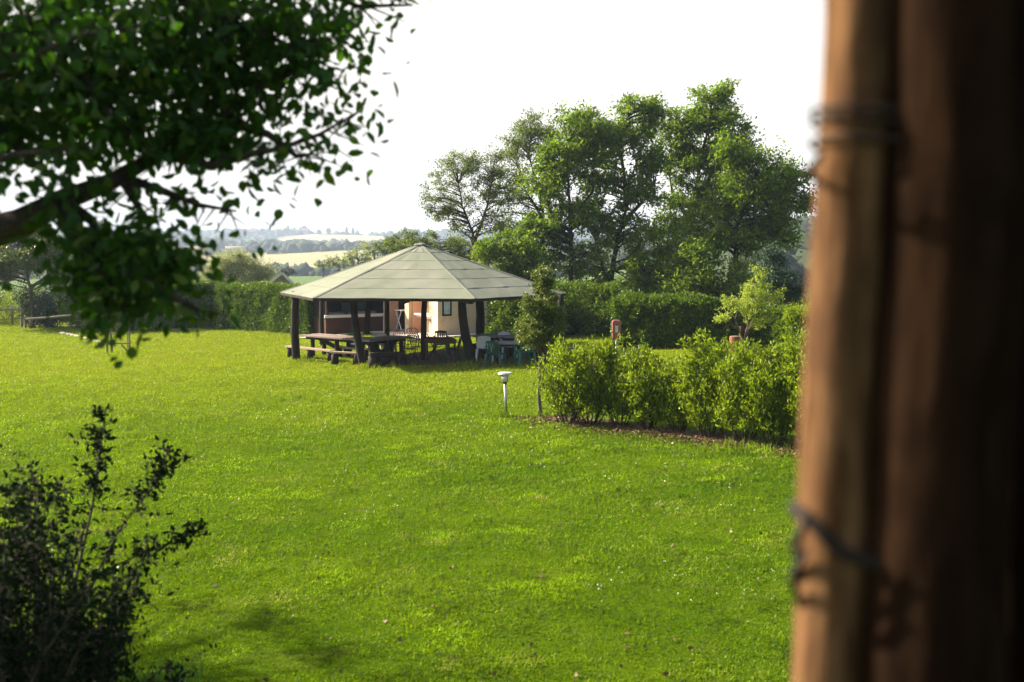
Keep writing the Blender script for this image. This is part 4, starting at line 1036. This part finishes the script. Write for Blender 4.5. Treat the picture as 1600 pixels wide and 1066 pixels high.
T('locust_tree', 'thin airy tree leftmost of the tall group, behind the pavilion roof', 742, 50,
  [[(742, 420), (738, 365), (722, 320), (715, 280)], [(741, 380), (762, 320), (770, 270)]],
  [(705, 300, 34, 34, 1.6), (722, 258, 34, 18, 1.0), (765, 300, 26, 40, 1.4), (690, 330, 20, 18, .5), (770, 262, 24, 18, .7), (745, 350, 38, 20, .8)],
  64, 230, 'locustgrey', .14, ll=.15, lw=.06, csz=.85)
T('locust_tree', 'airy locust tree whose leaning top stands left of the tallest trees', 850, 51,
  [[(850, 420), (848, 330), (840, 290), (825, 240), (830, 205)], [(848, 340), (822, 300), (812, 262)]],
  [(830, 205, 22, 20, 1.0), (815, 240, 28, 24, 1.3), (800, 295, 30, 30, 1.2), (850, 215, 22, 16, .8), (812, 340, 34, 30, 1.6), (870, 255, 22, 28, .9)],
  62, 250, 'locustgrey', .13, ll=.16, lw=.065, csz=.85)
T('locust_tree', 'bushy bright green locust tree with straight trunk behind the pavilion corner', 892, 47,
  [[(892, 440), (892, 370), (890, 320), (885, 250), (888, 215)], [(892, 380), (860, 330), (850, 300)], [(891, 350), (925, 300), (930, 250)]],
  [(905, 205, 34, 22, 1.5), (880, 250, 34, 30, 2.0), (860, 290, 34, 26, 1.6), (925, 240, 28, 36, 1.6), (845, 370, 40, 30, 1.8), (800, 400, 26, 22, .9), (880, 340, 42, 28, 1.5), (905, 395, 34, 30, .9)],
  110, 300, 'locust', .17)
T('locust_tree', 'forked dark trunked locust tree in the middle of the tall group', 955, 48,
  [[(953, 455), (962, 390), (975, 340), (982, 290), (1000, 235)], [(953, 450), (938, 405), (930, 370)], [(978, 330), (975, 270), (965, 215), (985, 175)], [(975, 345), (1010, 310), (1025, 290)]],
  [(1000, 175, 26, 20, 1.4), (975, 215, 34, 24, 1.5), (1010, 245, 24, 34, 1.2), (945, 275, 30, 30, 1.2), (990, 300, 40, 22, 1.2), (935, 335, 36, 28, 1.5), (970, 360, 44, 22, 1.2), (915, 190, 18, 14, .6), (925, 430, 34, 22, .8), (990, 420, 28, 22, .6)],
  112, 290, 'locust', .19)
T('locust_tree', 'tallest locust tree with narrow ragged top', 1078, 50,
  [[(1078, 440), (1078, 370), (1085, 310), (1095, 250), (1110, 190), (1112, 145)], [(1080, 350), (1050, 300), (1045, 260)], [(1086, 310), (1130, 250), (1150, 220)], [(1096, 250), (1065, 210), (1060, 180)]],
  [(1112, 150, 24, 18, .9), (1070, 190, 34, 22, 1.5), (1125, 185, 40, 22, 1.8), (1060, 250, 32, 34, 1.5), (1115, 240, 40, 34, 2.2), (1150, 230, 28, 28, 1.2), (1075, 310, 34, 30, 1.4), (1120, 310, 36, 32, 1.6), (1055, 350, 26, 22, .8)],
  125, 300, 'locust', .20, csz=.9)
T('locust_tree', 'broad dark locust tree spreading out at the right side', 1150, 45,
  [[(1150, 420), (1150, 360), (1165, 310), (1190, 270)], [(1150, 370), (1125, 330), (1110, 300)], [(1158, 330), (1205, 320), (1235, 305)]],
  [(1180, 265, 34, 26, 1.4), (1215, 290, 34, 28, 1.5), (1242, 300, 18, 26, .8), (1160, 310, 42, 30, 1.8), (1195, 335, 34, 26, 1.4), (1120, 360, 34, 26, 1.2), (1165, 370, 48, 22, 1.5), (1150, 235, 24, 18, .8), (1215, 375, 22, 10, .4)],
  118, 300, 'locust', .19)
UG = 'low trees and bushes under the locust trees'
T('low_tree', 'dark low tree filling the space right of the forked trunk', 1030, 46, [[(1030, 470), (1028, 420), (1030, 370)]],
  [(1030, 385, 34, 26, 1.3), (1015, 430, 40, 24, 1.3), (1050, 425, 34, 30, 1.2), (1030, 460, 44, 14, .8)], 44, 260, 'locust', .12, UG, csz=.8)
T('low_tree', 'dark low tree beneath the tallest tree', 1100, 44, [[(1100, 480), (1100, 430), (1102, 390)]],
  [(1100, 400, 38, 22, 1.2), (1080, 440, 38, 24, 1.2), (1130, 435, 38, 26, 1.3), (1105, 465, 44, 12, .8)], 46, 260, 'locust', .12, UG, csz=.8)
T('low_tree', 'light green low tree rising just above the right slope of the roof', 790, 46, [[(790, 450), (792, 420), (798, 390)]],
  [(795, 395, 36, 22, 1.2), (830, 410, 28, 22, 1.0), (765, 390, 24, 14, .5), (815, 440, 32, 16, .7)], 50, 300, 'locust', .1, UG, csz=.7)
T('low_tree', 'pale tree showing just above the roof peak', 655, 58, [[(655, 430), (655, 395), (658, 372)]],
  [(650, 378, 32, 14, 1.2), (690, 385, 28, 16, 1.0), (720, 390, 26, 16, .7), (620, 390, 16, 12, .5)], 44, 260, 'locustgrey', .1, UG, ll=.15, lw=.06, csz=.6)
T('low_tree', 'small dark tree between the slim tree and square hedge', 925, 45, [[(925, 485), (923, 465), (925, 445)]],
  [(905, 470, 26, 14, 1.0), (935, 470, 26, 14, 1.0)], 24, 300, 'locust', .08, UG, csz=.6)
T('conifer_tree', 'dark conifer with drooping boughs right of the tall trees', 1212, 38, [[(1212, 500), (1210, 440), (1208, 395)]],
  [(1208, 405, 10, 14, .5), (1208, 435, 24, 18, 1.2), (1214, 468, 32, 18, 1.6), (1216, 500, 34, 14, 1.4)], 54, 330, 'conifer', .1, None, ll=.16, lw=.03, csz=.55, droop=.5, shape='diamond')
# pale round tree and bushes beyond the left hedge
T('willow_tree', 'pale yellowish round tree beyond the left hedge', 372, 78, [[(372, 450), (372, 430), (374, 415)]],
  [(372, 412, 26, 14, 1.6), (345, 428, 22, 14, 1.2), (400, 428, 22, 14, 1.2), (372, 440, 46, 14, 1.4)], 90, 300, 'willow', .2, None, ll=.2, lw=.06, csz=1.1, droop=.5)
FB = 'distant trees beyond the fields'
for i, (px_, py_, Y, rx, rz, lb, lm) in enumerate([
    (585, 392, 160, 26, 13, 'pale grey green tree above the left slope of the roof', 'willow'),
    (560, 404, 170, 22, 10, 'pale low tree on the left roof slope, next lower than the first', 'willow'),
    (610, 384, 130, 22, 13, 'green tree touching the upper left roof slope', 'locustgrey'),
    (530, 410, 190, 22, 8, 'far rounded tree where roof slope meets the green field', 'willow'),
    (505, 414, 230, 12, 6, 'small far tree at the edge of the green field', 'willow'),
    (450, 426, 200, 10, 6, 'small dark tree just above the shed roof', 'darkleaf'),
    (318, 436, 190, 16, 7, 'far low tree left of the pale round tree', 'willow'),
    (1222, 372, 200, 12, 12, 'thin hazy tree on the right hill beside the pole', 'willow')]):
    T('distant_tree', lb, px_, Y, [[(px_, py_+rz), (px_, py_)]], [(px_, py_, rx, rz, 1.0)], 26, 70, lm, .25, FB, ll=Y/1600*3.2, lw=Y/1600*2.0, csz=Y/1600*rx*.35, twig=4)
# left background: fruit tree, dark round shrub, bright shrubs
T('fruit_tree', 'old fruit tree with greyish leaves at the far left', 50, 54, [[(50, 480), (48, 450), (40, 420), (30, 395)], [(48, 450), (75, 430), (92, 415)]],
  [(30, 405, 34, 26, 1.3), (75, 400, 30, 24, 1.2), (40, 375, 34, 16, 1.0), (-10, 420, 30, 30, 1.0), (95, 430, 22, 18, .8)], 110, 340, 'holm', .14, None, ll=.17, lw=.08, csz=.8, barkm='barkpale')
T('fruit_tree', 'tall green tree behind the hanging pear leaves', 190, 62, [[(190, 500), (190, 440), (192, 390)]],
  [(190, 400, 50, 30, 1.5), (150, 430, 40, 34, 1.2), (235, 425, 40, 34, 1.2), (270, 440, 24, 24, .5), (110, 410, 30, 30, .8)], 80, 260, 'locust', .18, None, ll=.17, lw=.08, csz=1.0)
for px_, py_, w_, hpx, lb, lm, n in ((80, 512, 3.0, 448, 'dark round shrub behind the pale rail', 'darkleaf', 9000), (128, 513, 2.0, 440, 'bright green shrub right of the dark round one', 'hedge', 5200),
                                (155, 518, 1.8, 470, 'yellowish shrub at the end of the stone edging', 'laurel', 4200), (205, 517, 2.6, 468, 'shaded shrub under the hanging leaves', 'hedge', 5500), (250, 516, 1.8, 472, 'leafy shrub against the dark hedge end', 'hedge', 3500),
                                (-40, 506, 3.6, 440, 'leafy shrub at the very edge behind the rail fence', 'hedge', 4500), (10, 500, 4.2, 458, 'pale grassy shrub beyond the rail fence', 'laurel', 3500)):
    n = int(n*1.6); b = G(px_, py_); h = P(px_, hpx, b.y).z-b.z
    shrub('garden_shrub', lb, 'shrub', b, h, w_, 16, n, lm, .11, .05, 'shrubs at the left far side', bare=.04, jit=.12, shape='diamond')

# ------------------------------------------------------------------ skyline farm houses and cypresses on the far ridge
for px_, w_, d_, lb in ((398, 11, 8, 'far pinkish farmhouse on the ridge, leftmost of three'), (440, 15, 9, 'longest far farmhouse on the ridge'), (478, 10, 8, 'far small house on the ridge beside cypresses')):
    Y = 1700; x = (px_-800)/1600*Y; z = H(x, Y)-1; s = thing('farm_house', (x, Y, z), lb, 'house', 'farm houses on the far ridge')
    mb = MB(); mb.box((x, Y, z+4), (w_, d_, 8)); mb.build('wall', M['housewall'], s)
    mb = MB(); p = [(x-w_/2-.5, Y-d_/2-.5, z+8.02), (x+w_/2+.5, Y-d_/2-.5, z+8.02), (x+w_/2+.5, Y+d_/2+.5, z+8.02), (x-w_/2-.5, Y+d_/2+.5, z+8.02), (x-w_/2-.5, Y, z+11), (x+w_/2+.5, Y, z+11)]
    mb.v = p; mb.f = [(0, 1, 5, 4), (2, 3, 4, 5), (3, 0, 4), (1, 2, 5), (3, 2, 1, 0)]; mb.build('roof', M['terracotta'], s)
    for q in (-.3, 0, .3):
        mb = MB(); mb.box((x+q*w_, Y-d_/2-.05, z+5), (1.3, .12, 1.8)); mb.build('window', M['dark'], s)
CY = [(412, 9, 13, 'broad tree rising left of the longest ridge house'), (424, 4, 17, 'tall thin cypress left of the longest ridge house'), (452, 5, 17, 'tall cypress right of the longest ridge house'),
      (500, 8, 8, 'low wide tree on the ridge skyline'), (515, 8, 11, 'rounded tree in the middle of the right ridge skyline'), (543, 5, 14, 'first of two dark cypresses at right end of ridge'), (553, 5, 12, 'last dark cypress at right end of ridge'), (385, 12, 12, 'wide tree at left end of the ridge skyline')]
for px_, w_, h_, lb in CY:
    Y = 1690; x = (px_-800)/1600*Y; z = H(x, Y)-.5; s = thing('ridge_tree', (x, Y, z), lb, 'tree', 'skyline trees on the far ridge')
    mb = MB(); mb.tube([(x, Y, z), (x, Y, z+h_*.4)], .5, 5); mb.build('trunk', M['bark'], s)
    n = 700; d = rdir(n); q = RNG.random((n, 1))**.4; c = d*q*np.array([w_*.5, w_*.5, h_*.46]); c[:, :2] *= (1-.5*(c[:, 2:]/h_+.5)) if w_ < 6 else 1
    leaves('crown', c+np.array([x, Y, z+h_*.54]), rdir(n), 1.6, 1.1, M['darkleaf'], s)

# unseen tree added left of view to cast shade on the near lawn
b = Vector((-8.7, 10.5, gz(-8.7, 10.5)))
tree('shade_tree', b, 'round unseen tree added to shade the near lawn', 'tree', [[b, b+Vector((.1, 0, 1.4)), b+Vector((.3, 0, 2.6)), b+Vector((.2, .1, 4.2))]],
     [(b+Vector((0, 0, 3.6)), (1.8, 1.8, 1.3), 1.0)], 70, 150, .09, .05, M['pear'], tr=.16, csz=.7)
# ------------------------------------------------------------------ foreground pear tree
pb = Vector((-3.6, 3.9, gz(-3.6, 3.9)))
s = thing('pear_tree', pb, 'blurred dark pear tree hanging over the upper left, close to the viewer', 'tree')
mb = MB()
mb.tube([pb-Vector((0, 0, .2)), pb+Vector((.05, 0, .9)), pb+Vector((.2, 0, 1.7)), P(-250, 420, 3.9)], [.20, .16, .14, .12], 10, .06)
L1 = [P(-250, 420, 3.9), P(-60, 375, 3.9), P(30, 350, 3.9), P(100, 312, 3.9), P(170, 285, 3.95), P(260, 235, 4.0), P(360, 190, 4.05)]
mb.tube(L1, [.085, .068, .056, .044, .035, .024, .010], 9, .05)
L2 = [P(-250, 420, 3.9), P(-160, 250, 3.9), P(-60, 120, 3.95), P(80, 20, 4.0), P(250, -80, 4.1), P(420, -150, 4.1)]
mb.tube(L2, [.10, .08, .065, .05, .035, .015], 8, .05)
L3 = [P(-160, 250, 3.9), P(-200, 50, 4.2), P(-260, -250, 4.5), P(-200, -500, 4.6)]; mb.tube(L3, [.08, .065, .045, .015], 8, .05)
# hanging boughs: start, then way points (px,py,Y)
BO = [[(90, 322, 3.85), (110, 365, 3.7), (135, 400, 3.6), (155, 420, 3.55), (180, 455, 3.5), (200, 505, 3.5)],
      [(100, 312, 3.9), (145, 345, 3.8), (150, 375, 3.7), (200, 400, 3.6), (255, 420, 3.6), (290, 400, 3.6)],
      [(135, 400, 3.6), (150, 430, 3.6), (165, 470, 3.6), (172, 500, 3.6)], [(160, 420, 3.55), (230, 440, 3.5), (300, 480, 3.5), (335, 490, 3.5)],
      [(190, 275, 3.95), (260, 300, 3.9), (310, 320, 3.9), (370, 330, 3.9)], [(250, 240, 4.0), (330, 260, 3.9), (395, 240, 3.9), (440, 232, 3.9), (500, 210, 3.9), (560, 175, 3.9)],
      [(330, 200, 4.0), (390, 150, 4), (450, 110, 4), (520, 110, 4.1)], [(200, -50, 4.1), (330, 20, 4), (450, 70, 4), (520, 60, 4)], [(330, -115, 4.1), (460, -30, 4.1), (560, 10, 4.1), (645, 8, 4.1)],
      [(80, 20, 4), (120, 100, 3.9), (170, 180, 3.8), (230, 230, 3.8)], [(-60, 120, 3.95), (0, 200, 3.8), (60, 260, 3.8), (120, 290, 3.8)], [(0, 80, 4), (120, 130, 4.1), (260, 150, 4.2), (360, 160, 4.2)],
      [(130, -10, 4.05), (240, 60, 4.1), (330, 100, 4.1), (420, 130, 4.1)], [(-160, 250, 3.9), (-60, 260, 3.6), (40, 240, 3.4), (140, 230, 3.4)], [(-100, 180, 3.9), (0, 120, 3.6), (110, 60, 3.4), (220, 40, 3.4)],
      [(-30, 100, 4), (60, 60, 4.2), (180, 20, 4.3), (300, 20, 4.4)], [(-160, 330, 3.9), (-120, 380, 3.8), (-90, 400, 3.8), (-60, 420, 3.8)], [(190, 280, 3.95), (220, 330, 3.9), (240, 350, 3.8)],
      [(360, 190, 4.05), (420, 210, 4.0), (465, 245, 3.9), (490, 240, 3.9)], [(420, -150, 4.1), (560, -60, 4.2), (620, 0, 4.2)]]
PP = []; DD = []
def pearleaves(c, n, sp, drop=.55):
    PP.append(np.array(c)+RNG.normal(size=(n, 3))*sp); d = rdir(n)*.75; d[:, 2] -= drop; DD.append(d)
dens = [90, 90, 50, 40, 50, 60, 110, 150, 60, 90, 50, 80, 110, 70, 110, 90, 20, 24, 34, 16]
for bo, dn in zip(BO, dens):
    pts = [P(*q) for q in bo]; mb.tube(pts, [.022*(1-.8*i/(len(pts)-1)) for i in range(len(pts))], 5)
    for a, b in zip(pts, pts[1:]):
        for k in range(7):
            q_ = .55 if b.y < 3.8 and b.z < CAMZ+.55 else 1.0; c = a.lerp(b, random.random()); e = c+Vector((random.uniform(-.2, .2), random.uniform(-.25, .25), random.uniform(-.16, .12)))*q_
            e2_ = c.lerp(e, .7); mb.tube([c, (c+e2_)/2, e2_], [.005, .0035, .0015], 3, caps=False); m = int(dn/7*random.uniform(.5, 1.5)*.62)
            if m: pearleaves((c+e*2)/3, m, .062 if dn > 40 else .045)
# body of the crown, beyond the frame too
for c, r, m in ((P(60, 90, 4.0), (.8, .6, .42), 2400), (P(250, 110, 4.1), (.42, .5, .34), 850), (P(-420, 0, 4.0), (.75, .9, .75), 3600), (P(-50, -350, 4.3), (1.1, .9, .8), 3800), (P(350, -200, 4.2), (.8, .6, .4), 1600),
                (P(60, 190, 4.0), (.5, .5, .17), 800), (P(360, 90, 4.1), (.28, .4, .26), 600), (P(420, 20, 4.1), (.42, .4, .16), 560), (P(490, 80, 4.1), (.26, .3, .2), 110), (P(560, 130, 4.1), (.22, .3, .22), 45), (P(330, 215, 4.05), (.18, .3, .10), 330), (P(235, 400, 3.6), (.16, .25, .15), 260), (P(200, 420, 3.6), (.20, .3, .17), 210), (P(-260, 430, 4.0), (.3, .4, .3), 400), (P(-600, -150, 3.6), (1.0, 1.2, 1.2), 3500), (P(-650, 200, 3.8), (1.0, 1.0, 1.2), 2500)):
    d = rdir(m)*(RNG.random((m, 1))**.45); PP.append(np.array(c)+d*np.array(r)); dd = rdir(m)*.75; dd[:, 2] -= .5; DD.append(dd)
PP = np.concatenate(PP); DD = np.concatenate(DD); m = len(PP)
ok = (PP[:, 1] > 2.3); PP = PP[ok]; DD = DD[ok]; m = len(PP)
mb.build('trunk', M['bark'], s, smooth=True)
leaves('crown', PP, DD, .058*RNG.uniform(.5, 1.35, m), .033*RNG.uniform(.6, 1.3, m), M['pear'], s, None, 'ovate', .12)

# ------------------------------------------------------------------ foreground bush at lower left
b = Vector((-2.75, 6.1, gz(-2.75, 6.1)))
s = thing('wild_bush', b, 'blurred dark wild bush with loose upright sprays at the lower left', 'bush')
mb = MB(); PP = []; DD = []
def spray(pts, r, n, sp, t0=.25):
    pts = [P(*q) for q in pts]; k = len(pts)-1; mb.tube(pts, [r*(1-.8*i/k) for i in range(k+1)], 5)
    for _ in range(n):
        t = (t0+(1-t0)*random.random())*k; i = min(k-1, int(t)); c = pts[i].lerp(pts[i+1], t-i); e = c+Vector((random.gauss(0, sp), random.gauss(0, sp), random.gauss(0, sp*.8)))
        mb.tube([c, e], [.003, .0015], 3, caps=False); kk = 5; u = RNG.random((kk, 1)); PP.append(np.array(c)+(np.array(e-c))*(.4+.8*u)+RNG.normal(size=(kk, 3))*.012); DD.append(rdir(kk)*.8+np.array([0, 0, .3]))
Yb = 6.0
spray([(60, 1080, Yb), (120, 900, Yb), (145, 790, Yb), (155, 710, Yb), (165, 645, Yb)], .012, 60, .06, .55)
spray([(90, 1050, Yb), (150, 900, Yb), (185, 830, Yb), (235, 765, Yb), (265, 700, Yb)], .011, 46, .06, .6)
spray([(150, 900, Yb), (210, 870, Yb), (280, 845, Yb), (315, 825, Yb)], .008, 34, .04, .4)
spray([(235, 765, Yb), (250, 735, Yb), (285, 715, Yb)], .006, 14, .035, .3)
spray([(30, 1080, Yb), (50, 900, Yb), (70, 800, Yb), (95, 745, Yb)], .01, 40, .06, .3)
for k in range(120):
    x0 = random.uniform(-250, 170); x1 = x0+random.uniform(-60, 130); y1 = random.uniform(700, 960)+max(0, x1-60)*.75; yy = random.uniform(5.0, 6.6)
    spray([(x0, 1150, yy), ((x0+x1)/2+random.uniform(-20, 20), (1150+y1)/2, yy), (x1, y1, yy)], .009, 36, .07, .1)
PPc = np.concatenate(PP); DDc = np.concatenate(DD); m = len(PPc); mb.build('stems', M['bark'], s)
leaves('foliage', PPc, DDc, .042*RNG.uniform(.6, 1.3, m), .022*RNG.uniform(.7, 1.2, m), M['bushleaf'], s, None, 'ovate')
# long dark grass by the bush
n = 5200; x = RNG.uniform(-5, -1.2, n); y = RNG.uniform(4.6, 8.4, n); k = x < -1.2-(y-5.2)*.45; x = x[k]; y = y[k]; n = len(x)
D = np.stack([RNG.normal(size=n)*.4, RNG.normal(size=n)*.4, np.ones(n)], 1); hh = RNG.uniform(.08, .32, n)
tag(leaves('tall_grass', np.stack([x, y, gzv(x, y)-.01], 1), D, hh, hh*.06, M['weed'], None), 'long dark grass growing round the foreground bush', 'tall grass', kind='stuff')
# tufts round the post feet and hedge feet
xs = []; ys = []
for (px_, py_, q, nn) in ((464, 566, .28, 160), (569, 574, .35, 200), (742, 570, .4, 220), (790, 652, .12, 60), (847, 652, .3, 120), (1200, 700, .5, 200), (175, 556, .25, 90), (600, 574, .5, 120)):
    g = G(px_, py_); xs.append(g.x+RNG.normal(size=nn)*q); ys.append(g.y+RNG.normal(size=nn)*q*.6)
x = np.concatenate(xs); y = np.concatenate(ys); n = len(x); D = np.stack([RNG.normal(size=n)*.5, RNG.normal(size=n)*.5, np.ones(n)], 1)
tag(leaves('grass_tufts', np.stack([x, y, gzv(x, y)-.01], 1), D, RNG.uniform(.08, .24, n), .022, M['blade'], None), 'uncut grass tufts round the post feet and the lamp', 'grass', kind='stuff')

# ------------------------------------------------------------------ the air
mb = MB(); mb.box((0, 1000, 12), (9400, 7200, 100))
m = bpy.data.materials.new('haze_air'); m.use_nodes = True; nt = m.node_tree; nt.nodes.remove(nt.nodes['Principled BSDF'])
v = nt.nodes.new('ShaderNodeVolumePrincipled'); v.inputs['Color'].default_value = (0.62, 0.76, 1.0, 1); v.inputs['Density'].default_value = 0.00034; v.inputs['Anisotropy'].default_value = 0.2
nt.links.new(v.outputs[0], nt.nodes['Material Output'].inputs['Volume'])
tag(mb.build('haze', m), 'pale summer haze in the air over the valley', 'haze', kind='stuff')
